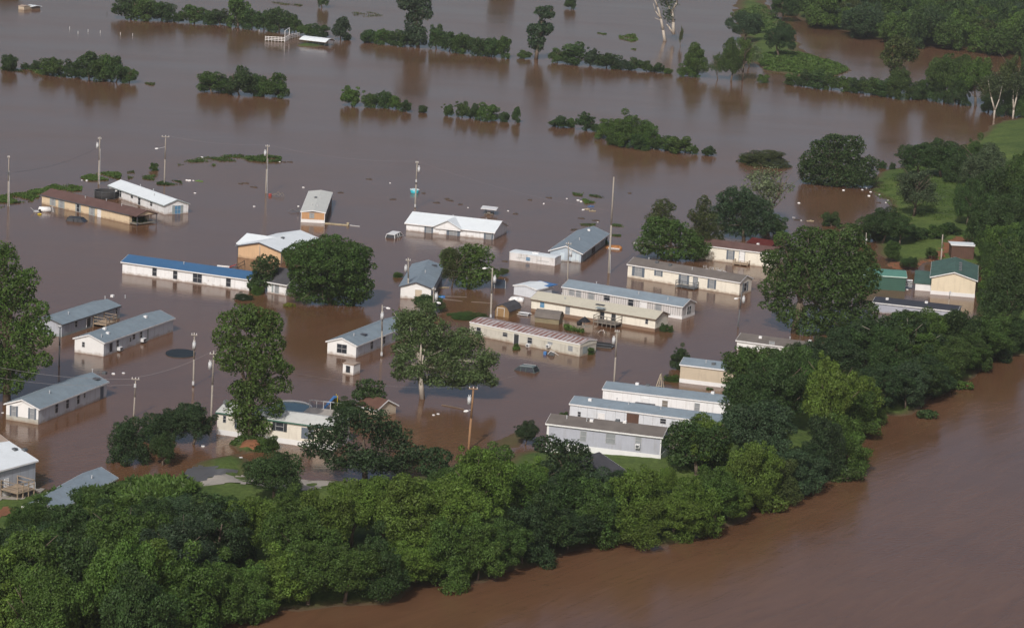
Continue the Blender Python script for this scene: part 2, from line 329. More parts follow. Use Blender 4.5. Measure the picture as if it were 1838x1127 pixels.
def water_mat():
    mt = bpy.data.materials.new('muddy_water'); mt.use_nodes = True; nt = mt.node_tree; N = nt.nodes; L = nt.links
    b = N['Principled BSDF']; b.inputs['IOR'].default_value = 1.33
    ge = N.new('ShaderNodeNewGeometry')
    mp = N.new('ShaderNodeMapping'); mp.inputs['Scale'].default_value = (.02, .05, 1); mp.inputs['Rotation'].default_value = (0, 0, .3); L.new(ge.outputs['Position'], mp.inputs[0])
    n1 = N.new('ShaderNodeTexNoise'); n1.inputs['Scale'].default_value = 1; n1.inputs['Detail'].default_value = 6; L.new(mp.outputs[0], n1.inputs['Vector'])
    cr = N.new('ShaderNodeValToRGB'); e = cr.color_ramp.elements; e[0].position = .3; e[0].color = (.116, .058, .030, 1); e[1].position = .7; e[1].color = (.140, .073, .040, 1)
    L.new(n1.outputs[0], cr.inputs[0])
    mf = N.new('ShaderNodeMapping'); mf.vector_type = 'TEXTURE'; mf.inputs['Rotation'].default_value = (0, 0, .98); mf.inputs['Scale'].default_value = (13, 2.2, 1); L.new(ge.outputs['Position'], mf.inputs[0])
    nf = N.new('ShaderNodeTexNoise'); nf.inputs['Scale'].default_value = 1; nf.inputs['Detail'].default_value = 7; nf.inputs['Roughness'].default_value = .62; nf.inputs['Distortion'].default_value = 1.6; L.new(mf.outputs[0], nf.inputs['Vector'])
    fm = N.new('ShaderNodeMapRange'); fm.inputs[1].default_value = .3; fm.inputs[2].default_value = .72; fm.inputs[3].default_value = .90; fm.inputs[4].default_value = 1.13; L.new(nf.outputs[0], fm.inputs[0])
    vs_ = N.new('ShaderNodeVectorMath'); vs_.operation = 'SCALE'; L.new(cr.outputs[0], vs_.inputs[0]); L.new(fm.outputs[0], vs_.inputs['Scale']); L.new(vs_.outputs[0], b.inputs['Base Color'])
    r = N.new('ShaderNodeMapRange'); r.inputs[1].default_value = .3; r.inputs[2].default_value = .7; r.inputs[3].default_value = .11; r.inputs[4].default_value = .21; L.new(n1.outputs[0], r.inputs[0]); L.new(r.outputs[0], b.inputs['Roughness'])
    m2 = N.new('ShaderNodeMapping'); m2.inputs['Scale'].default_value = (.55, .8, 1); m2.inputs['Rotation'].default_value = (0, 0, -.35); L.new(ge.outputs['Position'], m2.inputs[0])
    n2 = N.new('ShaderNodeTexNoise'); n2.inputs['Scale'].default_value = 2.2; n2.inputs['Detail'].default_value = 2; n2.inputs['Roughness'].default_value = .5; L.new(m2.outputs[0], n2.inputs['Vector'])
    n3 = N.new('ShaderNodeTexNoise'); n3.inputs['Scale'].default_value = .13; n3.inputs['Detail'].default_value = 3; n3.inputs['Distortion'].default_value = 1.2; L.new(m2.outputs[0], n3.inputs['Vector'])
    ad = N.new('ShaderNodeMath'); ad.operation = 'MULTIPLY_ADD'; L.new(n3.outputs[0], ad.inputs[0]); ad.inputs[1].default_value = 2.0; L.new(n2.outputs[0], ad.inputs[2])
    # the river runs past the bank with longer, stronger current ripples than the still flood water
    sp_ = N.new('ShaderNodeSeparateXYZ'); L.new(ge.outputs['Position'], sp_.inputs[0])
    rv = N.new('ShaderNodeMath'); rv.operation = 'MULTIPLY_ADD'; L.new(sp_.outputs[1], rv.inputs[0]); rv.inputs[1].default_value = -.53; L.new(sp_.outputs[0], rv.inputs[2])
    rm = N.new('ShaderNodeMapRange'); rm.inputs[1].default_value = -152; rm.inputs[2].default_value = -138; rm.inputs[3].default_value = .0; rm.inputs[4].default_value = 2.6; L.new(rv.outputs[0], rm.inputs[0])
    a2 = N.new('ShaderNodeMath'); a2.operation = 'MULTIPLY'; L.new(nf.outputs[0], a2.inputs[0]); L.new(rm.outputs[0], a2.inputs[1])
    a3 = N.new('ShaderNodeMath'); a3.operation = 'ADD'; L.new(a2.outputs[0], a3.inputs[0]); L.new(ad.outputs[0], a3.inputs[1]); ad = a3
    bp = N.new('ShaderNodeBump'); bp.inputs['Strength'].default_value = 1.0; bp.inputs['Distance'].default_value = .016; L.new(ad.outputs[0], bp.inputs['Height']); L.new(bp.outputs[0], b.inputs['Normal'])
    return mt
wv_ = np.array([[x, y, 0] for y in (-3000, 200, 1200, 20000) for x in (-9000, -300, 300, 9000)], float)
wf_ = np.array([[j * 4 + i, j * 4 + i + 1, j * 4 + i + 5, j * 4 + i + 4] for j in range(3) for i in range(3)])
wo = bpy.data.objects.new('water', npmesh('water', wv_, wf_, water_mat())); COL.objects.link(wo); tag(wo, kind='structure')

def sheet(name, pts, mt, dz=.03, sub=1.0):        # a thin layer lying on the ground
    poly = P2(pts); x0, y0 = poly.min(0); x1, y1 = poly.max(0)
    gx = np.arange(x0, x1 + .6, .6); gy = np.arange(y0, y1 + .6, .6); A, B = np.meshgrid(gx, gy)
    Z = height(A.ravel(), B.ravel()) + dz; V = np.stack([A.ravel(), B.ravel(), Z], 1); n = len(gx)
    I, J = np.meshgrid(np.arange(n - 1), np.arange(len(gy) - 1)); q = (J * n + I).ravel()
    cxs = A.ravel()[q] + .3; cys = B.ravel()[q] + .3
    d = sdist(cxs, cys, poly) + .5 * np.sin(cxs * 1.9) * np.sin(cys * 1.3)
    q = q[d > 0]; Fc = np.stack([q, q + 1, q + n + 1, q + n], 1)
    o = bpy.data.objects.new(name, npmesh(name, V, Fc, mt, True)); COL.objects.link(o); return tag(o, kind='structure')
sheet('driveway', [(360,868),(400,858),(440,856),(470,862),(560,856),(600,858),(590,885),(560,896),(440,884),(360,884)], GRAVEL)
sheet('road_wet', [(325,842),(370,838),(420,850),(400,860),(358,868),(330,866)], WETASPH, .05)
sheet('path', [(30,892),(70,877),(84,880),(60,898),(20,905),(-20,905),(-20,893)], GRAVEL, .04)
sheet('dirt_patch', [(-20,925),(10,918),(28,925),(12,940),(-20,946)], MUD, .04)
sheet('dirt_track', [(1595,472),(1640,476),(1720,440),(1760,444),(1720,452),(1660,484),(1600,488)], MUD, .03)
# ------------------------------------------------------------------ buildings
def bevel_box(mb, *a, mi=0): mb.box(*a, mi=mi)
class Home:
    """A building from three ground corners: left, near, right. Local x runs near->right, local y runs near->left."""
    def __init__(s, name, label, cat, P, wy, long_='L', D=None, Lmin=None, base_z=0.0, group=None, z_at=None):
        p0, p1, p2 = [G(x, y, base_z) for x, y in P]
        u0 = (p0 - p1); v0 = (p2 - p1); La, Lb = u0.length, v0.length
        if long_ == 'L':
            Y = u0.normalized(); X = Vector((-Y.y, Y.x, 0));  X = X if X.dot(v0) > 0 else -X
        else:
            X = v0.normalized(); Y = Vector((-X.y, X.x, 0)); Y = Y if Y.dot(u0) > 0 else -Y
        s.lx = Lb; s.ly = La
        if D: 
            if D[0]: s.lx = D[0]
            if D[1]: s.ly = D[1]
        s.X, s.Y, s.O = X, Y, p1
        s.h = zat(p1, wy); s.sc = scl(*P[1])
        mat = Matrix(((X.x, Y.x, 0, p1.x), (X.y, Y.y, 0, p1.y), (0, 0, 1, base_z), (0, 0, 0, 1)))
        s.e = empty(name, None, 0, label, cat, group, mat=mat)
        s.b = -1.0 if base_z < .3 else -.3 - base_z
        s.win = {}
    def onwall(s, side, px, py):
        d = Vector(ray(px, py)); C = Vector(_C); nrm = s.X if side == 'L' else s.Y
        t = (s.O - C).dot(nrm) / d.dot(nrm); q = C + d * t - s.O
        return (q.dot(s.Y) if side == 'L' else q.dot(s.X)), q.z
    def body(s, mat, ridge='y', rise=.55, over=.25, roof='bluegrey', fascia=TRIM, skirt=None, skirt_h=0.0, name='wall', thick=.12, ends=None, seams=0):
        lx, ly, h, b = s.lx, s.ly, s.h, s.b
        w = MB(); a = lx if ridge == 'y' else ly; l = ly if ridge == 'y' else lx
        prof = [(0, b), (a, b), (a, h), (a / 2, h + rise), (0, h)]
        w.prism(prof, 0, l, 'y' if ridge == 'y' else 'x')
        w.build(name, mat, s.e)
        r = MB(); o = over; k = rise / (a / 2)
        prof = [(-o, h - o * k + .03), (a / 2, h + rise + .03), (a + o, h - o * k + .03), (a + o, h - o * k + .03 + thick), (a / 2, h + rise + .03 + thick), (-o, h - o * k + .03 + thick)]
        r.prism(prof, -o * .8, l + o * .8, 'y' if ridge == 'y' else 'x')
        ro = r.build('roof', ROOF[roof], s.e)
        if fascia:
            f = MB()
            def bar(a0, z0, a1, z1, l0, l1):
                if ridge == 'y': f.add([(a0, l0, z0), (a1, l0, z1), (a1, l1, z1), (a0, l1, z0), (a0, l0, z0 + .17), (a1, l0, z1 + .17), (a1, l1, z1 + .17), (a0, l1, z0 + .17)], [(0,1,2,3),(4,5,6,7),(0,1,5,4),(1,2,6,5),(2,3,7,6),(3,0,4,7)])
                else: f.add([(l0, a0, z0), (l0, a1, z1), (l1, a1, z1), (l1, a0, z0), (l0, a0, z0 + .17), (l0, a1, z1 + .17), (l1, a1, z1 + .17), (l1, a0, z0 + .17)], [(0,1,2,3),(4,5,6,7),(0,1,5,4),(1,2,6,5),(2,3,7,6),(3,0,4,7)])
            ze = h - o * k - .03
            bar(-o - .035, ze, -o - .004, ze, -o * .8, l + o * .8); bar(a + o + .004, ze, a + o + .035, ze, -o * .8, l + o * .8)
            for ll in (-o * .8 - .035, l + o * .8 + .004):
                bar(-o, ze + .005, a / 2, h + rise - .02, ll, ll + .031); bar(a / 2 + .001, h + rise - .02, a + o, ze + .005, ll, ll + .031)
            f.build('fascia', fascia, s.e)
        if skirt:
            g = MB(); t = .03
            g.box(-t, -t, b, lx + t, -.003, skirt_h); g.box(-t, -.003, b, -.003, ly + t, skirt_h); g.box(lx + .003, -.003, b, lx + t, ly + t, skirt_h); g.box(-.003, ly + .003, b, lx + .003, ly + t, skirt_h)
            g.build('skirting', skirt, s.e)
        s.ridge, s.rise, s.over = ridge, rise, over
        return ro
    def roofz(s, x, y):
        a = s.lx if s.ridge == 'y' else s.ly; c = x if s.ridge == 'y' else y
        return s.h + s.rise * (1 - abs(c - a / 2) / (a / 2)) + .15
    def vent(s, x, y, kind='pipe'):
        z = s.roofz(x, y); m = MB()
        if kind == 'pipe': m.tube((x, y, z - .1), (x, y, z + .3), .06, n=8); m.tube((x, y, z + .3), (x, y, z + .38), .10, n=8); m.build('roof_vent', STEEL, s.e)
        elif kind == 'box': m.box(x - .25, y - .25, z - .1, x + .25, y + .25, z + .22); m.build('roof_vent', STEELD, s.e, bevel=.03)
        elif kind == 'whitebox': m.box(x - .22, y - .22, z - .1, x + .22, y + .22, z + .25); m.build('roof_vent', TRIM, s.e, bevel=.03)
        elif kind == 'patch':
            k = .12; m.box(x - .45, y - .7, z - .02, x + .45, y + .7, z + .04); m.build('torn_patch', TRIMD, s.e)
    def rect(s, side, x0, y0, x1, y1):
        xc, yc = (x0 + x1) / 2, (y0 + y1) / 2
        a = s.onwall(side, x0, yc)[0]; b = s.onwall(side, x1, yc)[0]; z0 = s.onwall(side, xc, y1)[1]; z1 = s.onwall(side, xc, y0)[1]
        return min(a, b), max(a, b), z0, z1
    def pbox(s, m, side, a0, a1, z0, z1, d0, d1, mi=0):     # d = how far it stands out from the wall
        o = s.__dict__.get('offL', 0)
        if side == 'L': m.box(-d1 - o, a0, z0, -d0 - o, a1, z1, mi)
        else: m.box(a0, -d1, z0, a1, -d0, z1, mi)
    def window(s, side, x0, y0, x1, y1, kind='win', shut=None, glass=None, mull=1):
        a0, a1, z0, z1 = s.rect(side, x0, y0, x1, y1)
        if kind in ('win', 'double'):
            e_ = .05; a0 -= e_; a1 += e_; z0 -= e_; z1 += e_
            sw = 0
            if shut:
                sw = (a1 - a0) * .22
                for q0, q1 in ((a0, a0 + sw - .02), (a1 - sw + .02, a1)):
                    m = MB(); s.pbox(m, side, q0, q1, z0 - .03, z1 + .03, .003, .045); m.build('shutter', shut, s.e)
            b0, b1 = a0 + sw, a1 - sw; t = .032
            m = MB(); n = 2 if kind == 'double' else 1
            s.pbox(m, side, b0, b1, z0, z0 + t, .003, .06); s.pbox(m, side, b0, b1, z1 - t, z1, .003, .06)
            for i in range(n + 1):
                c = b0 + (b1 - b0) * i / n; q0 = max(b0, c - t / 2 - (t / 2 if i == n else 0)); s.pbox(m, side, q0, q0 + t, z0 + t, z1 - t, .003, .06)
            for i in range(n):
                c0 = b0 + (b1 - b0) * i / n; c1 = b0 + (b1 - b0) * (i + 1) / n
                s.pbox(m, side, c0 + t, c1 - t * .6, (z0 + z1) / 2 - .02, (z0 + z1) / 2 + .02, .003, .055)
            f = m.build('window', WFR, s.e)
            m = MB(); s.pbox(m, side, b0 + .03, b1 - .03, z0 + .03, z1 - .03, .004, .02); m.build('pane', glass or GLASS, f)
        elif kind == 'door':
            m = MB(); s.pbox(m, side, a0, a1, z0, z1, .003, .05); d = m.build('door', glass or TRIM, s.e, bevel=.01)
            m = MB(); t = .06
            s.pbox(m, side, a0 - t, a0 - .003, z0, z1 + t, .002, .07); s.pbox(m, side, a1 + .003, a1 + t, z0, z1 + t, .002, .07); s.pbox(m, side, a0 - .002, a1 + .002, z1 + .003, z1 + t, .002, .069)
            m.build('door_frame', shut or TRIM, d)
            m = MB(); s.pbox(m, side, a1 - .16, a1 - .09, z0 + (z1 - z0) * .42, z0 + (z1 - z0) * .47, .05, .11); m.build('handle', STEELD, d)
        elif kind == 'panel':
            m = MB(); s.pbox(m, side, a0, a1, z0, z1, .003, .03); m.build('panel', glass or GLASS, s.e)
        elif kind == 'ac':
            m = MB(); s.pbox(m, side, a0, a1, z0, z1, .03, .5); o = m.build('air_conditioner', TRIM, s.e, bevel=.03)
            m = MB(); s.pbox(m, side, a0 + .08, a1 - .08, z0 + .08, z1 - .08, .501, .515); m.build('grille', STEELD, o)
    def deck(s, side, x0, x1, out, ztop, rail=.95, mat=None, name='porch', posts=4, z=None):
        mat = mat or WOODL
        a0 = s.onwall(side, x0[0], x0[1])[0]; a1 = s.onwall(side, x1[0], x1[1])[0]; a0, a1 = min(a0, a1), max(a0, a1)
        m = MB(); s.pbox(m, side, a0, a1, ztop - .12, ztop, .03, out); d = m.build(name, mat, s.e)
        m = MB()
        for i in range(posts):
            c = a0 + .05 + (a1 - a0 - .1) * i / (posts - 1); s.pbox(m, side, c - .045, c + .045, ztop - 1.6, ztop + rail, out - .09, out - .001)
        for c in (a0, a1 - .09): s.pbox(m, side, c, c + .09, ztop - 1.6, ztop + rail, .05, .14)
        for zz in (ztop + rail - .05, ztop + rail * .5):
            s.pbox(m, side, a0, a1, zz, zz + .06, out - .10, out + .02); s.pbox(m, side, a0 - .01, a0 + .05, zz, zz + .06, .03, out); s.pbox(m, side, a1 - .05, a1 + .01, zz, zz + .06, .03, out)
        m.build('railing', mat, d)
        return d, a0, a1
MHG = None
def wins(h, side, lst, **k):
    for w in lst: h.window(side, *w, **k)

# 1 tan home, brown roof
h = Home('mobile_home', 'tan mobile home with a dark brown roof and an open porch on its end', 'mobile home', [(75,366),(232,402.6),(267.5,396)], 386, D=(4.4, None))
h.body(SID['tan'], rise=.75, roof='brown', fascia=TRIMD, over=.22)
for w in [(90,355.5,99.5,368.5)]: h.window('L', *w, shut=SHUTL, glass=GLASSL)
h.window('L', 105.5,359.5,115.5,373, shut=SHUTL, glass=GLASSL); h.window('L', 136,367,144.8,380, shut=SHUTL); h.window('L', 160.3,373,169.8,386, shut=SHUTL, glass=GLASSL)
h.window('L', 175.6,374.5,181.2,391.5, 'door')
m = MB(); 
m.box(-.05, -1.9, h.h - .05, 4.45, -1.8, h.h + .08); m.prism([(-.25, h.h + .0), (2.2, h.h + .78), (4.65, h.h), (4.65, h.h + .12), (2.2, h.h + .92), (-.25, h.h + .12)], -2.0, -.21); m.build('porch_roof', ROOF['brown'], h.e)
for x in (0.0, 4.3):
    m = MB(); m.box(x, -1.93, -.8, x + .11, -1.82, h.h - .06); m.build('post', TRIMD, h.e)
m = MB(); m.prism([(.05, h.h + .05), (4.35, h.h + .05), (2.2, h.h + .74)], -1.80, -1.72); m.build('gable', SID['tan'], h.e)
h.window('R', 237,388,244,398, 'panel'); h.window('R', 247,386,259,397, 'panel', glass=SHUTB)
m = MB(); m.box(.1, -1.75, .15, 4.3, -.01, .3); m.build('porch', WOODD, h.e)
for q in ((1.8, 4), (2.8, 9), (1.6, 13)): h.vent(*q)
# 2 white home
h = Home('mobile_home', 'white mobile home with a bright white metal roof and a blue gable window', 'mobile home', [(196,349.5),(295,385.5),(340.5,385)], 369, D=(4.6, None))
h.body(SID['white'], rise=.8, roof='white', over=.25, fascia=SHUTL)
h.window('R', 309.5,369.5,328,383.5, 'double', glass=GLASSB, shut=SHUTL)
h.window('L', 211.5,339,218,353, 'double'); wins(h, 'L', [(235.3,349,239,355.5)], glass=GLASS); h.window('L', 248.3,355,252.3,367.5, glass=GLASS); h.window('L', 254.5,356,260,370, 'door'); h.window('L', 270,363,273.5,369.5)
for q in ((1.2, 6), (3.2, 10), (2.5, 13.5)): h.vent(*q)
m = MB(); m.box(-.3, 9.8, h.h + .05, 2.6, 9.95, h.h + .25); 
# 3 orange end
h = Home('mobile_home', 'narrow mobile home with an orange end wall and a pale rounded roof', 'mobile home', [(543,400),(582.8,401),(595.5,364)], 383, 'R', D=(None, 4.1))
h.body(SID['dbrown'], ridge='x', rise=.28, roof='pale', over=.1, fascia=TRIM)
MATS_PALE = ROOF['cream']
m = MB(); m.box(-.03, .0, -.5, -.004, 4.1, .55); m.build('skirting', TRIM, h.e)
m = MB(); m.box(-.035, .05, .56, -.005, 4.05, h.h - .02); m.build('end_wall', SID['orange'], h.e); h.offL = .032
m = MB(); m.box(-.06, -.0, .5, -.036, .1, h.h); m.box(-.06, 4.0, .5, -.036, 4.1, h.h); m.build('corner_trim', TRIM, h.e)
h.window('L', 556,383,563.5,391.5, shut=SHUTL, glass=GLASSL)
for q in ((4.5, 1.6), (5, 2.6), (12, 1.6)): h.vent(*q)
h.vent(12.4, 2.4, 'box')
# 4 double-wide
h = Home('mobile_home', 'wide white mobile home with a small front gable and dark shutters', 'mobile home', [(729,413.7),(885.8,430.8),(910,418.8)], 417.5, D=(7.6, None))
h.body(SID['white'], rise=1.25, roof='white', over=.3)
a0, a1 = h.onwall('L', 827, 424)[0], h.onwall('L', 781, 418)[0]; ac = (a0 + a1) / 2; g = 1.15
m = MB(); m.prism([(a0, h.h - .35), (a1, h.h - .35), (a1, h.h + .02), (ac, h.h + g), (a0, h.h + .02)], -.32, 1.2, 'x'); m.build('gable', SID['white'], h.e)
m = MB(); m.prism([(a0 - .3, h.h - .08), (ac, h.h + g + .05), (a1 + .3, h.h - .08), (a1 + .3, h.h + .05), (ac, h.h + g + .18), (a0 - .3, h.h + .05)], -.6, 3.75, 'x'); m.build('gable_roof', ROOF['white'], h.e)
h.window('L', 762.5,404.5,777,417.5, shut=SHUT, glass=GLASSL); h.window('L', 788.5,406.5,797.5,420.5, 'door'); h.window('L', 802,409.5,825.5,424, 'double', shut=SHUT, glass=GLASSL); h.window('L', 869,417.5,885,430.5, shut=SHUT, glass=GLASSL)
for q in ((5, 3), (5.2, 9)): h.vent(*q)
# 5 ochre house with white roofs
h = Home('house', 'ochre sided house under bright white metal roofs behind the round tree', 'house', [(426,461.5),(505,473),(545,452)], 453, 'L', D=(13.0, None))
h.body(SID['ochre'], ridge='x', rise=1.0, roof='white', over=.35, fascia=TRIMD)
m = MB(); yl = h.ly; m.prism([(2.5, -.8), (8.5, -.8), (8.5, h.h - .1), (5.5, h.h + .9), (2.5, h.h - .1)], yl * .6, yl + 1.2, 'y'); m.build('wing', SID['ochre'], h.e)
m = MB(); m.prism([(2.1, h.h - .2), (5.5, h.h + .97), (8.9, h.h - .2), (8.9, h.h - .05), (5.5, h.h + 1.1), (2.1, h.h - .05)], yl * .52, yl + 1.5, 'y'); m.build('wing_roof', ROOF['white'], h.e)
m = MB(); m.box(-.05, -.0, h.h - .05, -.004, .12, -.9); m.box(-.05, yl - .12, -.9, -.004, yl, h.h); m.build('corner_trim', TRIMD, h.e)
h.vent(6, 3.2, 'box')
# 6 blue roof
h = Home('mobile_home', 'long white mobile home with a bright blue roof', 'mobile home', [(219.5,490.8),(447,522.8),(470,511)], 502, D=(4.3, None))
h.body(SID['white'], rise=.7, roof='blue', over=.25)
for w in [(274,480.5,281.2,494.8),(311.2,486,318.2,500.5),(406.3,500,414,514)]: h.window('L', *w)
h.window('L', 346.8,491.5,362.2,506.8, 'double'); h.window('L', 373,494,380.5,511.5, 'door')
for q in ((2.5, 5), (1.5, 12)): h.vent(*q)
# 6b small dark roof house
h = Home('cabin', 'small white cabin with a charcoal hipped roof tucked beside the round tree', 'cabin', [(480,525),(514,531),(545,518)], 510, D=(6, None))
h.body(SID['white'], ridge='y', rise=1.5, roof='char', over=.4)
h.window('L', 487.8,508,491,524.5, 'panel', glass=SHUTL); h.window('L', 493.5,510,500.5,526, glass=GLASSL)
# 7 far-left grey home
h = Home('mobile_home', 'grey panelled mobile home with a timber deck beside the tall tree at the edge', 'mobile home', [(88,601.5),(110.7,604.8),(214.5,570.5)], 583, 'R', D=(None, 4.3))
h.body(SID['grey'], ridge='x', rise=.6, roof='bluegrey', over=.2, fascia=STEELD, skirt=SHUTL, skirt_h=.3)
for w in [(134.3,576,138.6,586.5)]: h.window('R', *w)
h.window('R', 155.3,570,162.4,586, 'door', glass=SHUTB); h.window('R', 167.5,564,174.4,580, 'door', glass=SHUTL); h.window('R', 207.5,552,209.8,563, glass=GLASS)
h.deck('R', (166, 585), (186, 578), 2.2, .55, mat=WOODL)
for q in ((4, 1.5), (16, 3), (18.5, 1.2)): h.vent(*q)
h.vent(18, 3, 'whitebox')
# 8 home N: greyer sides than end wall, sun and shade put into siding colour
h = Home('mobile_home', 'pale mobile home with a plain white end wall, nearest the round black pool cover', 'mobile home', [(135.2,633.2),(186.1,639.9),(310.5,595)], 615.5, 'R', D=(None, 4.5))
h.body(SID['palegrey'], ridge='x', rise=.75, roof='bluegrey', over=.22)
m = MB(); m.prism([(0, -.9), (4.5, -.9), (4.5, h.h), (2.25, h.h + .74), (0, h.h)], -.03, -.004, 'x'); m.build('end_wall', M('siding_plain_white', (.77, .78, .78), .5, .04, 1, ('z', .2, .1, .96)), h.e); h.offL = .028
h.window('L', 148.3,614,152.2,622); h.window('R', 196.6,615.5,201.5,631, 'panel'); h.window('R', 209,611,213,622); h.window('R', 232.6,606.5,234.8,612.5); h.window('R', 238,600,242,608.5); h.window('R', 251.2,595.5,254.8,606)
h.window('R', 209.8,622,215,628, 'ac'); h.window('R', 251.8,606.5,257.5,612.5, 'ac'); h.window('R', 263.8,590,266.5,612, 'panel', glass=SHUTL)
for q, k in (((3, 1.2), 'whitebox'), ((3.8, 2.2), 'whitebox'), ((1, 1), 'pipe'), ((14, 1.8), 'whitebox')): h.vent(*q, k)
# 9 
h = Home('mobile_home', 'white mobile home with two shuttered end windows and its side mirrored in brown water', 'mobile home', [(13,753.8),(68.8,761.8),(191,712.5)], 734, 'R', D=(None, 4.5))
h.body(SID['palegrey'], ridge='x', rise=.8, roof='bluegrey', over=.25)  # side coloured greyer than the white end wall, its weaker sunlight in the paint
m = MB(); m.prism([(0, .62), (4.5, .62), (4.5, h.h), (2.25, h.h + .78), (0, h.h)], -.03, -.004, 'x'); m.build('end_wall', MATS['siding_plain_white'], h.e); h.offL = .028
m = MB(); m.box(-.05, -.01, -.9, -.004, 4.5, .61); m.build('skirting', M('skirting_concrete', (.42, .42, .38), .8, .1, 2), h.e)
h.window('L', 18.7,729,31.8,746, shut=SHUT, glass=GLASSL); h.window('L', 51.8,733.5,64.5,751, shut=SHUT, glass=GLASSL)
for w in [(99,722,103.5,740),(118.5,713.5,123.2,732),(138,707,142.2,724),(150.5,704,152.5,713)]: h.window('R', *w)
h.window('R', 180,694,185.5,720, 'panel', glass=SHUT)
for q, k in (((5, 1.5), 'pipe'), ((18, 1.3), 'box'), ((17, 2.5), 'pipe'), ((15.2, 1.2), 'patch')): h.vent(*q, k)
# 10 bottom-left corner
h = Home('mobile_home', 'blue grey double home with a white roof and wooden steps, at the picture edge', 'mobile home', [(-70,884),(-50,905),(63,873.5)], 857, 'R', D=(None, 8.5), base_z=.4)
h.body(SID['grey'], ridge='x', rise=1.25, roof='white', over=.25, skirt=TRIM, skirt_h=.55)
h.window('R', 1,862,4,884, 'panel'); h.window('R', 8,859,14.5,876, 'door')
d, a0, a1 = h.deck('R', (0, 884), (31, 876), 2.6, .9, rail=1.0)
m = MB()
for i in range(4): h.pbox(m, 'R', a1 + .02 + .3 * i, a1 + .3 + .3 * i, .72 - .2 * i, .78 - .2 * i, .6, 2.2)
m.build('steps', WOODL, h.e)
for q in ((9, 2.5), (10, 2)): h.vent(*q, 'box')
h2 = Home('mobile_home', 'mobile home showing only its tan shingled roof at the picture edge', 'mobile home', [(-80,842),(-60,856),(18,836)], 818, 'R', D=(None, 6), base_z=.2)
h2.body(SID['tan'], ridge='x', rise=1.1, roof='tan', over=.3)
# 11
h = Home('mobile_home', 'slate roofed mobile home half hidden by the river wood, beside the gravel path', 'mobile home', [(60,920),(102,934),(207,874)], 917, 'R', D=(None, 3.8), base_z=.25)
h.body(SID['grey'], ridge='x', rise=.85, roof='slate', over=.25)
h.window('R', 160,882,167,896, 'panel'); h.window('R', 143,890,149,902)
h.vent(11, 1.2)
# 12
h = Home('mobile_home', 'cream mobile home with white skirting and a green eave behind the tall tree', 'mobile home', [(389,778.8),(600,808.5),(625,796)], 769.5, D=(4.8, None))
h.body(SID['ivory'], rise=.55, roof='pale', over=.2, fascia=M('trim_green', (.05, .13, .10), .5, .1), skirt=TRIM, skirt_h=.62)
m = MB(); m.box(-.04, -.1, -.5, -.01, 1.2, 2.1); 
h.window('L', 401,746,405.5,757.5); h.window('L', 422,751,427,768, shut=None, glass=SHUT); h.window('L', 490,757.5,514.5,772.5, shut=SHUTB); h.window('L', 541,767,551,787, 'panel', glass=SHUT); h.window('L', 552,767,562,787, shut=SHUT)
h.vent(2, 8, 'box')
for (x, y) in ((1.2, h.ly - .6), (1.4, h.ly - 2.4), (3.2, h.ly - 2)):
    z = h.roofz(x, y); m = MB(); m.tube((x, y, z - .1), (x, y, z + .5), .03, n=6)
    c = Vector((x, y, z + .6)); ax = Vector((-.5, -.3, .6)).normalized(); m.tube(c, c + ax * .08, .38, .42, 16); m.build('satellite_dish', STEELD, h.e)
# 13
h = Home('mobile_home', 'pale mobile home with a twin dark end window beside the leaning open crowned tree', 'mobile home', [(587.5,635.8),(638.8,642.5),(726,607)], 621, 'R', D=(17, 4.4))
h.body(SID['palegrey'], ridge='x', rise=.75, roof='bluegrey', over=.22)  # grey side and white end carry shaded and sunlit tone in their colour
m = MB(); m.prism([(0, -.9), (4.4, -.9), (4.4, h.h), (2.2, h.h + .74), (0, h.h)], -.03, -.004, 'x'); m.build('end_wall', MATS['siding_plain_white'], h.e); h.offL = .028
h.window('L', 605.5,618,622.5,633, 'double'); h.window('R', 665,610,669,626); h.window('R', 687.5,602,691,617)
for q, k in (((2.5, 1.7), 'pipe'), ((4.5, 1.5), 'patch')): h.vent(*q, k)
# 14 slate barn between trees
h = Home('workshop', 'slate roofed workshop with a white end wall and a beige garage door', 'workshop', [(727,534),(773,538.5),(794,498)], 518, 'R', D=(17.5, 4.6))
h.body(SID['palegrey'], ridge='x', rise=.75, roof='slate', over=.3, fascia=TRIMD)  # long wall coloured greyer than the end, standing in for grazing sun
m = MB(); m.prism([(0, -.9), (4.6, -.9), (4.6, h.h), (2.3, h.h + .74), (0, h.h)], -.03, -.004, 'x'); m.build('end_wall', MATS['siding_plain_white'], h.e); h.offL = .028
h.window('L', 745,520,757,536, 'door', glass=SID['beige'])
h.vent(8, 1.8); h.vent(15, 1.4, 'patch')
# 15 wrecked caravan
h = Home('caravan', 'battered white caravan lying low in the flood beside the storage building', 'caravan', [(914,466.5),(995.5,477.5),(1003.8,471)], 464.5, D=(2.6, None))
h.body(M('caravan_white', (.68, .68, .69), .45, .1, .7, dirt=.55), rise=.08, roof='white', over=.03, fascia=None)
h.window('L', 944.5,462.3,951.3,467.5, 'win', glass=GLASSB)
m = MB(); z = h.h + .12; m.box(.8, 3.3, z, 1.7, 4.4, z + .28); m.build('air_conditioner', TRIM, h.e, bevel=.08)
m = MB(); m.box(-.03, 1.0, .5, -.004, 3.0, .56); m.box(-.03, 5.2, .55, -.004, 6.8, .6); m.build('torn_panel', SHUTL, h.e)
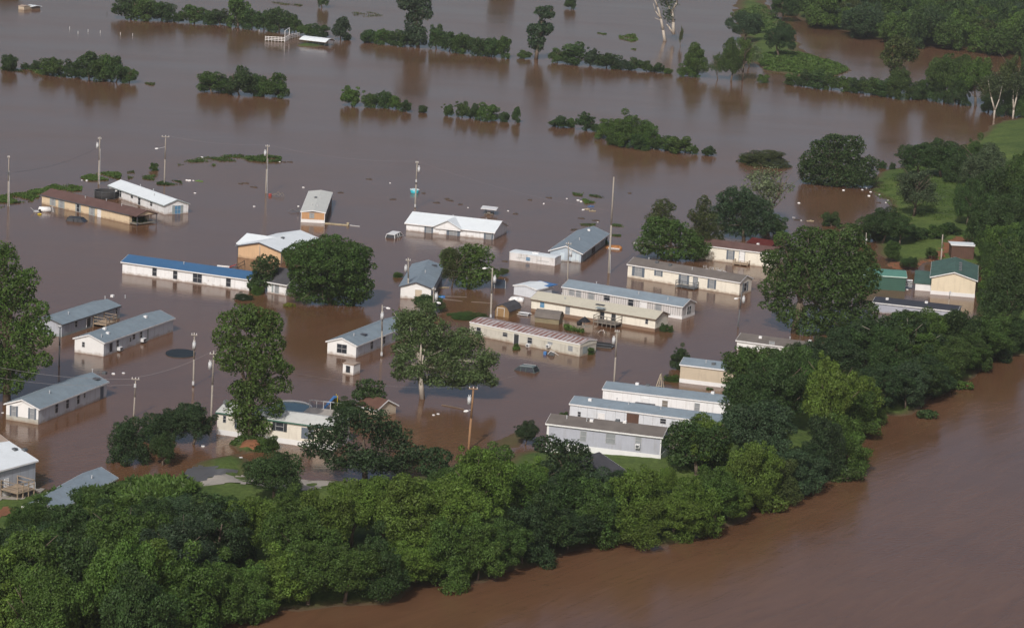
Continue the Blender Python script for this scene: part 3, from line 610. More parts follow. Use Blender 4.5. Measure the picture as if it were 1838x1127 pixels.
# 16 storage
h = Home('storage_building', 'blue grey roofed storage building with pale garage doors along its side', 'storage building', [(997.5,467.5),(1042.5,472),(1090,436)], 455.5, 'R', D=(None, 5.2))
h.body(M('siding_light_blue', (.42, .50, .58), .5, .07, 1, ('s', .4, .06, .85), dirt=.15), ridge='x', rise=.95, roof='slate', over=.3)
for w in [(1005.5,453.5,1013,468.5),(1025,455.5,1032.5,470.5),(1034,456.5,1040,471)]: h.window('L', *w, 'panel', glass=M('panel_pale_blue', (.55, .64, .70), .5, .06))
for i in range(5):
    y0 = 466 - i * 6.4; x0 = 1046 + i * 8.0
    h.window('R', x0, y0 - 11.5 + i * .4, x0 + 6.3, y0 + 1 - i * .2, 'panel', glass=SHUTL if i != 2 else SHUTB)
h.vent(7, 2); h.vent(15.5, 2.4, 'whitebox')
# 18 cream brown-roof
h = Home('mobile_home', 'long cream mobile home with slate shutters and a taupe roof', 'mobile home', [(1126,497.3),(1326.5,530.5),(1348.5,523)], 507.5, D=(4.3, None))
h.body(SID['offwhite'], rise=.75, roof='taupe', over=.18)
h.window('L', 1135,480.2,1156.5,495.5, 'double', shut=SHUT, glass=GLASSL); h.window('L', 1175,486.3,1189,494.8, shut=SHUT, glass=GLASSL); h.window('L', 1218.5,494.5,1236.5,508.5, shut=SHUT, glass=GLASSL); h.window('L', 1244.5,498,1251.8,515, 'door', glass=GLASSL, shut=SHUT); h.window('L', 1270.5,502.7,1284.8,517.3, shut=SHUT, glass=GLASSL); h.window('R', 1333,508,1342,522, shut=SHUT)
h.deck('L', (1220, 515), (1254, 519), 1.6, .28, rail=.85, mat=STEELD)
for q, k in (((1.6, 15.5), 'box'), ((2.6, 17.5), 'pipe'), ((1.4, 13), 'box'), ((2.5, 6), 'pipe'), ((1.2, 9), 'pipe')): h.vent(*q, k)
# 19
h = Home('mobile_home', 'cream mobile home with a dark brown roof and a white door under the pines', 'mobile home', [(1246,463.5),(1392,482),(1410,472)], 457, D=(4.4, None))
h.body(SID['offwhite'], rise=.7, roof='brown', over=.2)
h.window('L', 1304.5,450.5,1318,465.5, shut=SHUT, glass=GLASSL); h.window('L', 1327,450.5,1336.5,470.5, 'door', shut=SHUT); h.deck('L', (1319.5, 473), (1346, 477), 1.4, .3, rail=.5, posts=3)
h.vent(2.5, 4, 'whitebox')
h = Home('shed', 'low red sheet-metal shed behind the brown roofed cream home', 'shed', [(1342,441.5),(1384,448),(1395,442)], 442, D=(4, None))
h.body(SID['brownw'], rise=.5, roof='red', over=.2, fascia=None)
# 20 striped
h = Home('mobile_home', 'white ribbed mobile home with a blue grey roof in the long pair', 'mobile home', [(1008.8,537),(1223.8,573.2),(1247,564.5)], 551, D=(4.3, None))
h.body(SID['striped'], rise=.75, roof='slate', over=.18, skirt=TRIM, skirt_h=.45)
for w in [(1022,518,1030.5,529),(1034.3,521,1043,532.5),(1056.5,524,1066,536.5)]: h.window('L', *w, glass=GLASSL)
for w in [(1084.5,528,1094.5,539),(1128,535.5,1137,549)]: h.window('L', *w)
h.window('L', 1176.8,544.5,1186.8,557.5, glass=GLASSL); h.window('L', 1149,538.5,1161,553, 'door'); h.window('R', 1233,550,1240,563, 'double')
for q in ((1.2, 8), (1, 3), (2.6, 16)): h.vent(*q)
# 21 cream
h = Home('mobile_home', 'cream mobile home with a pale roof and dark front door beside the black parasol', 'mobile home', [(953,559),(1175,596),(1198.8,587.5)], 573.5, D=(4.4, None))
h.body(SID['offwhite'], rise=.75, roof='cream', over=.22, fascia=M('trim_brown', (.16, .12, .09), .6, .1), skirt=M('siding_mud_stained', (.22, .15, .11), .5, .15, .8, ('s', .4, .05, .85)), skirt_h=.5)
h.window('L', 970,540.5,977,551.5, glass=GLASSB); h.window('L', 1015.5,549,1022.8,563.5, glass=GLASSL); h.window('L', 1077,560,1084.5,574.5); h.window('L', 1097.5,563,1105.3,580, 'door', glass=SHUTB); h.window('L', 1159,573,1163,581)
h.deck('L', (1076, 584), (1116, 591), 2.2, .62, rail=.95, mat=WOODD, posts=6)
h.vent(1.1, 15.5, 'pipe'); h.vent(1.3, 9.6, 'patch'); h.vent(3, 17, 'pipe')
m = MB(); m.box(-1.0, 8.1, 2.35, -.03, 9.4, 2.42); m.build('awning', SHUTL, h.e)
# 22 rusty
h = Home('mobile_home', 'old cream mobile home with a rust streaked patchy roof', 'mobile home', [(842.5,600),(1040,640.5),(1067,632)], 618.8, D=(4.2, None))
h.body(SID['old'], rise=.32, roof='rust', over=.05, fascia=TRIM)
m = MB(); m.box(-.05, -.05, h.h - .42, -.004, h.ly, h.h - .14); m.box(-.004, -.05, h.h - .42, h.lx, -.004, h.h - .14); m.build('fascia_band', M('band_cream', (.62, .60, .52), .5, .06), h.e)
h.window('L', 855.8,588,862.8,599.5); h.window('L', 903,595.5,910.8,603.5); h.window('L', 922.8,599,931.5,619, 'door', glass=SHUTB); h.window('L', 925.5,601.5,930,611, 'panel', glass=WHITE)
h.window('L', 947.5,604,955,616); h.window('L', 984,605,991.5,617.5, glass=GLASSL); h.window('L', 1020.5,618,1028,629.5, glass=GLASSL); h.window('L', 947,616.5,953,622, 'ac'); h.window('L', 983,617.8,989,623, 'ac')
h.window('R', 1046,622,1054,634, 'panel', glass=SHUTL)
# 23..25 row near the bank
h = Home('mobile_home', 'white mobile home farthest from the river in the bank-side row of three', 'mobile home', [(1081,722.5),(1312,750),(1330,741)], 726, D=(4.3, None))
h.body(SID['white'], rise=.5, roof='slate', over=.12)
h.window('L', 1189,719,1198,731.5, glass=WOODD); h.window('L', 1247,724,1255.5,736.5, glass=GLASSL); h.window('L', 1151,715.3,1163.5,724, 'door')
m = MB(); a = h.onwall('L', 1160, 724)[0]; m.box(-1.6, a - 1.2, h.h * .33, -.03, a + 1.4, h.h * .33 + .08); m.build('awning', TRIMD, h.e)
for q, k in (((2.2, h.ly - 4), 'whitebox'), ((2.3, h.ly - 5.4), 'box'), ((2.2, 3), 'whitebox')): h.vent(*q, k)
h = Home('mobile_home', 'white mobile home with dark double doors, middle of the bank-side row', 'mobile home', [(1021.5,755),(1290,790),(1312,779)], 760, D=(4.3, None))
h.body(SID['palegrey'], rise=.5, roof='slate', over=.12)
h.window('L', 1037.5,739,1042,747); h.window('L', 1073.8,742,1084.5,757, 'door'); h.window('L', 1077.5,744,1081,748, 'panel'); h.window('L', 1124.5,742.5,1146.5,764, 'panel', glass=SID['brownw']); h.window('L', 1185.5,751.5,1195,759.5)
for q, k in (((1.4, h.ly - 2.2), 'whitebox'), ((2.5, h.ly - 5.4), 'pipe'), ((1.6, h.ly - 7.2), 'pipe'), ((1.5, 8), 'pipe')): h.vent(*q, k)
h = Home('mobile_home', 'lilac grey mobile home with white skirting and a taupe roof on the lawn', 'mobile home', [(980,802),(1185,827),(1207,815)], 785, D=(4.6, None), base_z=.95)
h.body(SID['lilac'], rise=.6, roof='taupe', over=.22, skirt=TRIM, skirt_h=.72)
h.window('L', 1042,774,1052,791, glass=GLASSL); h.window('L', 1088,778.5,1104,795, glass=GLASSL); h.window('L', 1141,783.5,1151,797, glass=GLASSL); h.window('L', 1141.5,796,1149.5,803, 'ac')
m = MB(); m.box(-.04, h.ly - .25, .5, -.004, h.ly, h.h - .02); m.box(-.04, 0, .73, -.004, .12, h.h - .02); m.build('corner_trim', TRIM, h.e)
for q, k in (((1.5, h.ly - 2), 'pipe'), ((1.4, h.ly - 4.5), 'pipe'), ((2.4, 6), 'box'), ((2.2, h.ly - 9), 'whitebox'), ((1.6, 9), 'whitebox')): h.vent(*q, k)
# dark roof near it
h = Home('shed', 'shed with a dark charcoal hipped roof on the lawn by the river wood', 'shed', [(1036,868),(1076,886),(1122,860)], 850, 'R', D=(6, 6), base_z=.8)
h.h = 1.5
h.body(SID['beige'], ridge='x', rise=1.4, roof='char', over=.5)
# 26
h = Home('mobile_home', 'beige mobile home with white skirting and a blue grey panelled roof', 'mobile home', [(1219.5,686),(1330,699.5),(1352,688)], 668, D=(4.3, None))
h.body(SID['beige'], rise=.5, roof='slate', over=.15, skirt=TRIM, skirt_h=.55)
m = MB()
for i in range(6):
    y = h.ly - .2 - i * 1.15; m.box(-.1, y, h.h + .16, 2.1, y + .05, h.h + .62)
MBseam = m
h.vent(1.2, h.ly - 3.2); h.vent(1.0, h.ly - 4.3, 'box')
# 27
h = Home('mobile_home', 'white mobile home with a grey roof mostly hidden by bank-side trees', 'mobile home', [(1322,628),(1505,653),(1525,642)], 636, D=(4.4, None))
h.body(MATS['siding_plain_white'], rise=.6, roof='taupe', over=.2)
h.window('L', 1381,613,1390,622, glass=GLASSL)
for q, k in (((1.4, h.ly - 3), 'whitebox'), ((2.6, h.ly - 7), 'pipe'), ((2.5, h.ly - 10), 'whitebox')): h.vent(*q, k)
# 28
h = Home('mobile_home', 'mobile home with a long low navy roof in front of the green roofed house', 'mobile home', [(1566,560),(1716,577),(1728,571)], 560, D=(4.4, None))
h.body(SID['lilac'], rise=.35, roof='navy', over=.15)
for q in ((2, 5), (1.6, 11)): h.vent(*q, 'whitebox')
# 29
h = Home('house', 'cream house with a green shingle roof and a small green roofed wing', 'house', [(1670,527.8),(1749,534.5),(1756,520)], 504, 'L', D=(13, None))
h.body(SID['cream'], ridge='x', rise=1.0, roof='green', over=.3, skirt=TRIM, skirt_h=.6)
yl = h.ly
m = MB(); m.box(2.2, yl + .01, -.8, 9.5, yl + 2.5, 1.1); w_ = m.build('wing', TRIM, h.e)
m = MB(); m.prism([(2.0, 1.15), (9.7, 1.7), (9.7, 1.85), (2.0, 1.3)], yl + .02, yl + 2.8); m.build('wing_roof', ROOF['green'], h.e)
for i in range(4): h.vent(3.0 + 2 * i, yl / 2 - .9, 'box')
m = MB()
for k in range(4): m.box(3.0, yl + 3.0, .3 + .3 * k, 3.6 + .2 * k, yl + 4.2, .36 + .3 * k)
m.build('steps', TRIM, h.e)
# 30 green shed
h = Home('carport', 'dark green sheet metal carport with a ribbed roof beside the green roofed house', 'carport', [(1548,518),(1624.5,523),(1629,505)], 498.5, D=(5.5, None))
h.body(SID['green'], rise=.45, roof='greenm', over=.15, fascia=M('trim_pale_green', (.45, .6, .55), .5, .05))
# 31 brown shed w/ white roof
h = Home('shed', 'dark brown open shed with a white lean-to roof on the far lawn', 'shed', [(1707.5,456),(1748,458),(1752,451)], 442, D=(2.6, None), base_z=1.2)
h.body(SID['brownw'], rise=.06, roof='white', over=.2, fascia=TRIM)

# sheds with gambrel roofs
def gambrel(label, P, ytop, long_, wood, rf, D=None):
    h = Home('barn_shed', label, 'shed', P, ytop, long_, D=D); lx, ly = h.lx, h.ly
    ridge_y = long_ == 'L'; a = lx if ridge_y else ly; l = ly if ridge_y else lx; hw = h.h; t = .9
    w = MB(); w.prism([(0, -.8), (a, -.8), (a, hw), (a * .86, hw + t * .62), (a / 2, hw + t), (a * .14, hw + t * .62), (0, hw)], 0, l, 'y' if ridge_y else 'x'); w.build('wall', wood, h.e)
    o = .12; pr = [(-o, hw - .05), (a * .13, hw + t * .66), (a / 2, hw + t + .06), (a * .87, hw + t * .66), (a + o, hw - .05)]
    r = MB(); r.prism(pr + [(x * 1.0 + (0 if x == a / 2 else 0), z + .1) for x, z in reversed(pr)], -.12, l + .12, 'y' if ridge_y else 'x'); r.build('roof', rf, h.e)
    return h
SW1 = M('shed_wood_tan', (.28, .18, .085), .8, .2, 1.2, ('s', .3, .07, .7), dirt=.4); SW2 = M('shed_wood_grey', (.22, .19, .12), .8, .2, 1.2, ('s', .3, .07, .7), dirt=.4)
h = gambrel('tan wooden barn-roofed shed with its front gable showing, beside the utility pole', [(888,567),(913,571),(934,563)], 560, 'R', SW1, ROOF['char'])
h.window('L', 893,553,905,568, 'door', glass=SW1)
h = gambrel('grey brown barn-roofed shed with its long side facing the rusty roofed home', [(960,578),(1003,583),(1009.5,578)], 573.5, 'L', SW2, ROOF['taupe'])
h = Home('shed', 'white metal shed with a blue tarpaulin on one end, behind the cream home', 'shed', [(939.5,533),(962,536.5),(990,530)], 521, 'R', D=(None, 4.2))
h.body(M('metal_pale', (.62, .66, .72), .5, .06, 1, ('s', .5, .06, .85)), ridge='x', rise=.35, roof='white', over=.15)
m = MB(); m.box(h.lx * .68, -.3, h.h + .2, h.lx + 1.2, 3.2, h.h + .26); m.build('tarpaulin', BLUEM, h.e)
h = Home('pump_house', 'tiny white pump house with a dark open doorway', 'shed', [(615,670),(634,673.5),(642,669.5)], 656.5, D=(1.7, None))
h.body(MATS['siding_plain_white'], ridge='y', rise=.05, roof='tan', over=.06, fascia=None)
h.window('L', 621,656.5,628.5,668.5, 'panel')
h = Home('shed', 'small shed with a red brown shingle roof among the dark trees', 'shed', [(642,741),(676,750),(692,738)], 735, D=(3.6, None))
h.body(SID['beige'], rise=.9, roof='rbrown', over=.3)
h = Home('shed', 'pale tan box shed standing in the far flood near the picture corner', 'shed', [(33,17.5),(43,18.8),(47,16)], 13, D=(3, None))
h.body(SID['beige'], rise=.2, roof='tan', over=.1, fascia=None)
h = Home('shelter', 'small open shelter with a flat white roof in the far flood', 'shelter', [(48,16.5),(57,18),(61,15)], 13, D=(3, None))
h.body(SID['dbrown'], rise=.2, roof='white', over=.4, fascia=None)

# far stock shelter with a barrel roof on posts
b0 = G(540, 79); b1 = G(583, 84); dx = (b1 - b0).length; e = empty('stock_shelter', b0, math.atan2(b1.y - b0.y, b1.x - b0.x), 'open stock shelter with a curved white roof on a sandy islet', 'shelter')
zt = zat(b0, 71.5); dd = 4.5; pr = []
for i in range(9):
    t = i / 8; pr.append((-.3 + (dd + .6) * t, zt + .75 * math.sin(math.pi * t)))
m = MB(); m.prism(pr + [(y, z + .08) for y, z in reversed(pr)], -.4, dx + .4, 'x'); m.build('roof', ROOF['white'], e)
for i in range(5):
    for y in (0, dd):
        m = MB(); m.tube((dx * i / 4, y, -1), (dx * i / 4, y, zt), .06, n=6); m.build('post', STEELD, e)
# white corral fence beside it
e = empty('corral_fence', G(476, 74), 0, 'white rail corral fence with a tall gate frame standing in the far flood', 'fence'); O = G(476, 74)
def loc(x, y, z=0): return G(x, y) - O + Vector((0, 0, z))
for A, B in (((476,74),(511,76)), ((511,76),(519,71)), ((519,71),(537,67))):
    m = MB()
    for z in (.35, .75, 1.15): m.tube(loc(*A, z), loc(*B, z), .07, n=5)
    n = 6
    for i in range(n + 1):
        t = i / n; p = loc(A[0] + (B[0] - A[0]) * t, A[1] + (B[1] - A[1]) * t); m.tube(p - Vector((0, 0, .8)), p + Vector((0, 0, 1.3)), .06, n=5)
    m.build('fence_panel', WHITE, e)
for x in (511, 519):
    m = MB(); m.tube(loc(x, 76 if x == 511 else 71, -1), loc(x, 76 if x == 511 else 71, 3.0), .09, n=6); m.build('gate_post', WHITE, e)
m = MB(); m.tube(loc(511, 76, 3.0), loc(519, 71, 3.0), .08, n=6); m.build('gate_beam', WHITE, e)
# ------------------------------------------------------------------ poles and wires
TOPS = {}
def pole(key, label, b, t, extra=(), mat=POLEM, r=.13, guy=None, cat='utility pole'):
    P = G(*b); P.z = max(0, gz(P.x, P.y)); P = G(b[0], b[1], P.z)
    zc = zat(P, t[1]); x_at = proj((P.x, P.y, P.z + zc))[0]; off = max(-1.0, min(1.0, (t[0] - x_at) / scl(*b)))
    e = empty('utility_pole', P, 0, label, cat, 'utility poles'); H = Vector((off, 0, zc)); TOPS[key] = P + H
    m = MB(); m.tube(-H * .25, H * .5, r, r * .85, 10); m.tube(H * .5, H, r * .85, r * .65, 10); m.build('shaft', mat, e, True)
    for ex in extra:
        k = ex[0]
        if k == 'arm':
            z = ex[1]; q = H * z; m = MB(); w = ex[2] if len(ex) > 2 else .9
            m.box(q.x - w, q.y - .12, q.z - .06, q.x + w, q.y - .22, q.z + .06); o = m.build('crossarm', mat, e)
            m = MB()
            for s in (-w + .1, 0, w - .1): m.tube((q.x + s, q.y - .17, q.z + .06), (q.x + s, q.y - .17, q.z + .25), .05, .03, 6)
            m.build('insulator', WHITE, o)
        elif k == 'trans':
            z, s = ex[1], ex[2]; q = H * z; m = MB(); c = q + Vector((s * .38, -.1, 0)); m.tube(c - Vector((0, 0, .45)), c + Vector((0, 0, .42)), .23, n=14); m.tube(c + Vector((0, 0, .42)), c + Vector((0, 0, .5)), .23, .12, 14); o = m.build('transformer', STEEL, e, True)
            m = MB(); m.tube(c + Vector((.08, 0, .5)), c + Vector((.1, 0, .72)), .04, n=6); m.tube(c + Vector((-.08, 0, .5)), c + Vector((-.1, 0, .72)), .04, n=6); m.build('bushing', WHITE, o)
        elif k == 'lamp':
            z, dx, dz = ex[1:4]; q = H * z; m = MB(); m.path([q, q + Vector((dx * .5, -.1, dz + .15)), q + Vector((dx, -.2, dz))], [.035, .03, .03]); o = m.build('lamp_arm', STEEL, e)
            c = q + Vector((dx, -.2, dz)); s = 1 if dx > 0 else -1; m = MB(); m.path([c, c + Vector((s * .25, 0, -.05)), c + Vector((s * .55, 0, -.08))], [.10, .17, .09], 8); m.build('lamp_head', WHITE, o)
        elif k == 'meter':
            z = ex[1]; q = H * z; m = MB(); m.box(q.x - .14, q.y - .32, q.z - .24, q.x + .14, q.y - .12, q.z + .24); m.build('meter_box', STEEL if len(ex) < 3 else STEELD, e, bevel=.02)
        elif k == 'riser':
            m = MB(); m.tube((.24, -.1, -1), H * ex[1] + Vector((.14, -.1, 0)), .045, n=6); m.build('riser_pipe', STEEL, e)
    return e
pole('a', 'weathered pole with a thin riser pipe at the grassy strip near the picture edge', (14.5,370.5), (16,279.5), [('riser', .7), ('meter', .66, 1), ('arm', .97, .25)])
pole('b', 'grey pole with a transformer behind the white roofed home', (176.7,331), (179.3,245.5), [('trans', .8, -1), ('riser', .75), ('arm', .96, .35)])
pole('c', 'tall bare pole with a white lamp arm rising from a weed patch', (295,329.5), (297.4,243), [('lamp', .76, -1.3, -.35), ('arm', .97, .7)])
pole('d', 'grey pole with transformer and riser pipe beside the red floating wreckage', (477,347), (480.5,260), [('trans', .82, -1), ('riser', .72), ('arm', .97, .4)])
pole('e', 'pole standing behind the turquoise tank with white boxes up its shaft', (745,373), (748.8,289.5), [('trans', .82, 1), ('meter', .58), ('meter', .05), ('arm', .97, .3)], r=.15)
pole('f', 'very tall bare transmission pole beside the storage building', (1092.5,490), (1101.8,318), [('riser', .2)], r=.17)
pole('g', 'slim pole with transformer in front of the pale garage doors', (1018.7,503), (1020.8,433), [('arm', .93, .45), ('trans', .68, 1)], r=.1)
pole('h', 'pole with a curved lamp top and meter box beside the tan barn-roofed shed', (880.7,572), (884,481), [('lamp', .96, -.9, .25), ('trans', .77, 1), ('meter', .06)], r=.15)
pole('i', 'pole with a large transformer in front of the slate roofed workshop', (733,535), (732.8,463), [('arm', .94, .4), ('trans', .72, -1), ('meter', .02)], r=.14)
pole('j', 'pole rising through the crown of the open tree with a lamp on its side', (776,603.5), (778.8,515), [('arm', .95, .3), ('trans', .8, 1), ('lamp', .68, .5, .1)], mat=POLEM)
pole('k', 'pole with a short lamp arm against the home with the twin end window', (685,640), (686.2,547.5), [('lamp', .94, .55, .1), ('trans', .78, 0), ('meter', .06)], mat=POLEM)
pole('l', 'grey pole with a meter box at its foot beside the black pool cover', (347,692.5), (349,597), [('arm', .96, .4), ('trans', .76, 0), ('meter', .06)], r=.12)
pole('m', 'pole with a white double transformer near the dishes of the cream home', (378.8,752.5), (383.8,628.8), [('trans', .78, -1), ('arm', .95, .5)], mat=POLEM)
pole('n', 'short slim pole with white insulators behind the round bushes', (240,748), (243.6,677), [('arm', .96, .5), ('meter', .8)], r=.1)
pole('o', 'brown pole with a white transformer, nearest the bright green river wood', (841,807), (850,693.5), [('trans', .78, -1), ('arm', .97, .55), ('lamp', .62, -.4, 0)], mat=POLEB, r=.16)
pole('p', 'tall pole between the rusty roofed home and the bank-side row', (1102,689.5), (1107.8,592), [('trans', .8, -1), ('arm', .97, .35)], mat=POLEM)
pole('q', 'dark leaning pole with a white transformer in the open brown water', (1324.5,587), (1331.5,524), [('trans', .78, 1), ('lamp', .8, -.5, .1)], mat=STEELD, r=.11)
pole('r', 'plain pole behind the green roofed cream house', (1689,470), (1692.2,421), [], r=.15)
pole('s', 'thin grey pole at the far picture edge among dark trees', (1812,480), (1814,452), [('meter', .9)], r=.09)
pole('t', 'thin brownish pole standing against the lilac grey home', (1180,822), (1180.5,766), [('arm', .95, .4)], mat=POLEM, r=.1)
pole('u', 'dark pole close to the tall edge tree and the grey home with the deck', (106,656), (108,583), [('arm', .95, .2)], mat=STEELD, r=.12)
pole('v', 'slim grey pole against the ochre house gable', (465.8,489), (466.5,441), [], r=.08)
pole('w', 'thin pole with a white light in front of the navy roof', (1702,552), (1705.5,522), [('meter', .9)], r=.07)
pole('x', 'short pole with a white box above the big river sycamore', (1554,446), (1555,418), [('meter', .55)], r=.1)
def wire(label, A, B, sag, r=.006, mat=M('wire_grey', (.22, .21, .215), .6, .05), z0=None):
    n = 14; pts = []
    for i in range(n + 1):
        t = i / n; p = A.lerp(B, t); p.z -= 4 * sag * t * (1 - t); pts.append(p)
    m = MB(); vs = [(p.x, p.y + r * math.sin(k * 2.0944), p.z + r * math.cos(k * 2.0944)) for p in pts for k in range(3)]
    m.add(vs, [(3 * i + k, 3 * i + (k + 1) % 3, 3 * i + 3 + (k + 1) % 3, 3 * i + 3 + k) for i in range(n) for k in range(3)]); o = m.build('power_line', mat); tag(o, label, 'power line', 'power lines')
def off(P, x=0, y=0, z=0): return P + Vector((x, y, z))
wire('dark sagging line between the two poles nearest the far picture edge', off(TOPS['a'], z=-2.9), off(TOPS['b'], z=-1.8), 1.0, .018, STEELD)
wire('thin line from the bare lamp-arm pole to the pole with red wreckage', TOPS['c'], TOPS['d'], .6)
wire('thin line from the wreckage pole to the turquoise tank pole', TOPS['d'], TOPS['e'], .9)
wire('thin line from the tank pole to the very tall pole', TOPS['e'], off(TOPS['f'], z=-5.5), .9)
wire('pale upper line from the picture edge to the short pole behind the bushes', G(-30, 653, 7.8), off(TOPS['n'], z=-.2), .6, .02)
wire('pale lower line from the picture edge toward the black pool cover pole', G(-30, 673, 7.2), off(TOPS['n'], z=-.9), .6, .02)
wire('thin line from the short pole behind the bushes to the double transformer pole', TOPS['n'], TOPS['m'], .5, .01)
wire('faint line from the slate workshop pole to the meter pole by the sheds', TOPS['i'], off(TOPS['h'], z=-.6), .8)
wire('faint line from the pole by the sheds to the slim garage pole', TOPS['h'], TOPS['g'], .7)
wire('faint line from the brown pole to the pole behind the bank-side row', TOPS['o'], TOPS['p'], .9)
wire('faint line from the pole behind the row to the dark leaning pole', TOPS['p'], TOPS['q'], 1.2)
wire('faint line from the double transformer pole to the brown pole', TOPS['m'], TOPS['o'], 1.6)

# ------------------------------------------------------------------ vehicles
def car(label, b, yaw, sink, kind, paint, pitch=0, roll=0, name='car', cat='car'):
    P = G(*b); e = empty(name, P, 0, label, cat); e.rotation_euler = (roll, pitch, yaw); e.location.z = -sink
    if kind == 'suv': L_, W_, low, prof, cab = 4.4, 1.75, .95, None, [(-2.05, 1.0), (-1.75, 1.66), (.35, 1.68), (1.15, 1.02)]
    elif kind == 'van': L_, W_, low, prof, cab = 4.6, 1.8, 1.0, None, [(-2.2, 1.0), (-2.0, 1.75), (.55, 1.75), (1.35, 1.05)]
    else: L_, W_, low, prof, cab = 4.6, 1.8, .9, None, [(-2.15, .95), (-1.85, 1.62), (.3, 1.62), (1.1, .98)]
    m = MB(); m.prism([(-L_/2, .35), (-L_/2 + .1, .95), (cab[0][0], low + .05), (cab[3][0], low + .05), (L_/2 - .15, low - .15), (L_/2, .6), (L_/2 - .05, .3)], -W_/2, W_/2); m.build('body', paint, e, bevel=.09)
    w = W_/2 - .03; wt = W_/2 - .2; vs = []
    for x, z in cab: vs.append((x, -(w if z < 1.2 else wt), z)); 
    for x, z in cab: vs.append((x, (w if z < 1.2 else wt), z))
    m = MB(); m.add(vs, [(0,1,2,3), (7,6,5,4), (0,4,5,1), (1,5,6,2), (2,6,7,3), (3,7,4,0)]); m.build('cabin', GLASS, e, bevel=.04)
    m = MB(); x1, x2 = cab[1][0] - .04, cab[2][0] + .06; zt = cab[1][1]; m.box(x1, -wt - .02, zt - .03, x2, wt + .02, zt + .05); m.build('roof', paint, e, bevel=.03)
    m = MB()
    for s in (-1, 1):
        for (xa, za), (xb, zb) in ((cab[0], cab[1]), (cab[3], cab[2]), ((-.75, 1.0), (-.75, zt)), ((.05, 1.0), (.0, zt))):
            m.tube((xa, s * (w + .01), za), (xb, s * (wt + .015), zb), .05, n=6)
    m.build('pillar', paint, e)
    if kind == 'suv':
        m = MB()
        for s in (-1, 1): m.tube((x1 + .2, s * (wt - .08), zt + .11), (x2 - .2, s * (wt - .08), zt + .11), .03, n=6)
        m.build('roof_rack', STEEL, e)
    for s in (-1, 1):
        for x in (-1.45, 1.4):
            m = MB(); m.tube((x, s * (W_/2 - .2), .33), (x, s * W_/2 + s * .01, .33), .33, n=18); wh = m.build('wheel', BLACKM, e)
        m = MB(); m.tube((L_/2 - .12, s * .62, .68), (L_/2 - .02, s * .62, .68), .11, n=12); m.build('headlight', WHITE, e)
    return e
CARD = M('paint_dark_green', (.08, .115, .11), .3, .1); CARW = M('paint_white', (.7, .71, .72), .35, .05); CARB = M('paint_black', (.015, .016, .02), .35, .15)
car('dark green estate car drowned to its windows with the bonnet under water', (940,664), math.radians(155), 1.08, 'suv', CARD, pitch=.06)
car('white van drowned to its roof and windows in open water', (709.5,424), math.radians(70), 1.05, 'van', CARW, pitch=-.05, cat='van', name='van')
car('black pickup canopy just above water beside the tan home', (143,397.5), math.radians(-14), 1.0, 'pick', CARB, cat='car')
# black flat trailer
P = G(1082, 622); e = empty('trailer', P, math.radians(-16), 'black flat trailer awash beside the rusty roofed home', 'trailer')
m = MB(); m.box(-1.3, -.9, .05, 1.5, .9, .17); m.build('bed', STEELD, e)
m = MB()
for s in (-.9, .82): m.box(-1.3, s, .175, 1.5, s + .08, .42)
m.box(-1.3, -.81, .175, -1.22, .81, .42); m.build('side_rail', BLACKM, e)

# ------------------------------------------------------------------ things in the water
def disc(n=28): return [(math.cos(2 * math.pi * k / n), math.sin(2 * math.pi * k / n)) for k in range(n)]
# dark pool cover
P = G(324, 634.8); e = empty('above_ground_pool', P, 0, 'round above-ground pool with a dark cover level with the flood', 'pool')
m = MB(); c = disc(); m.add([(x * 1.92, y * 2.35, .10) for x, y in c] , [tuple(range(28))]); m.build('cover', TARPG, e)
m = MB(); n = 28; vs = [(x * r1, y * r1 * 1.22, z) for r1, z in ((1.9, -.8), (1.9, .12), (2.0, .12), (2.0, -.8)) for x, y in c]
fs = [(j * n + k, j * n + (k + 1) % n, (j + 1) * n + (k + 1) % n, (j + 1) * n + k) for j in range(3) for k in range(n)]; m.add(vs, fs); m.build('rim', TARPG, e, True)
# green pool behind home 12
P = G(522, 738); e = empty('above_ground_pool', P, 0, 'round above-ground pool of green water behind the cream home', 'pool')
n = 28; R_ = 2.6; m = MB(); vs = [(x * r1, y * r1 * 1.25, z) for r1, z in ((R_, -1), (R_, .62), (R_ + .07, .62), (R_ + .07, -1)) for x, y in c]; m.add(vs, [(j * n + k, j * n + (k + 1) % n, (j + 1) * n + (k + 1) % n, (j + 1) * n + k) for j in range(3) for k in range(n)]); m.build('rim', TRIM, e, True)
m = MB(); m.add([(x * R_, y * R_ * 1.25, .46) for x, y in c], [tuple(range(28))]); m.build('pool_water', POOLW, e)
P = G(575, 752); e = empty('pool_deck', P, math.radians(-12), 'pale timber pool deck with a thin railing behind the cream home', 'deck')
m = MB(); m.box(-2.2, -1.5, .6, 2.4, 2.5, .72); m.build('platform', M('deck_pale', (.42, .39, .35), .8, .12, 2, ('x', .2, .1, .8)), e)
m = MB()
for i in range(6): m.box(-2.2 + .9 * i, 2.42, -.8, -2.12 + .9 * i, 2.5, 1.7)
m.box(-2.2, 2.43, 1.62, 2.4, 2.49, 1.7); m.build('railing', STEEL, e)
P = G(592, 735); e = empty('play_slide', P, .3, 'blue and yellow play slide at the end of the pool deck', 'slide')
m = MB(); m.prism([(-.9, .1), (-.8, .1), (.5, 1.6), (.9, 1.6), (.9, 1.7), (.45, 1.7)], -.3, .3); m.build('chute', BLUEM, e)
m = MB(); [m.tube((.85, s, -.5), (.85, s, 1.9), .05, n=6) for s in (-.35, .35)]; m.build('ladder', YEL, e)
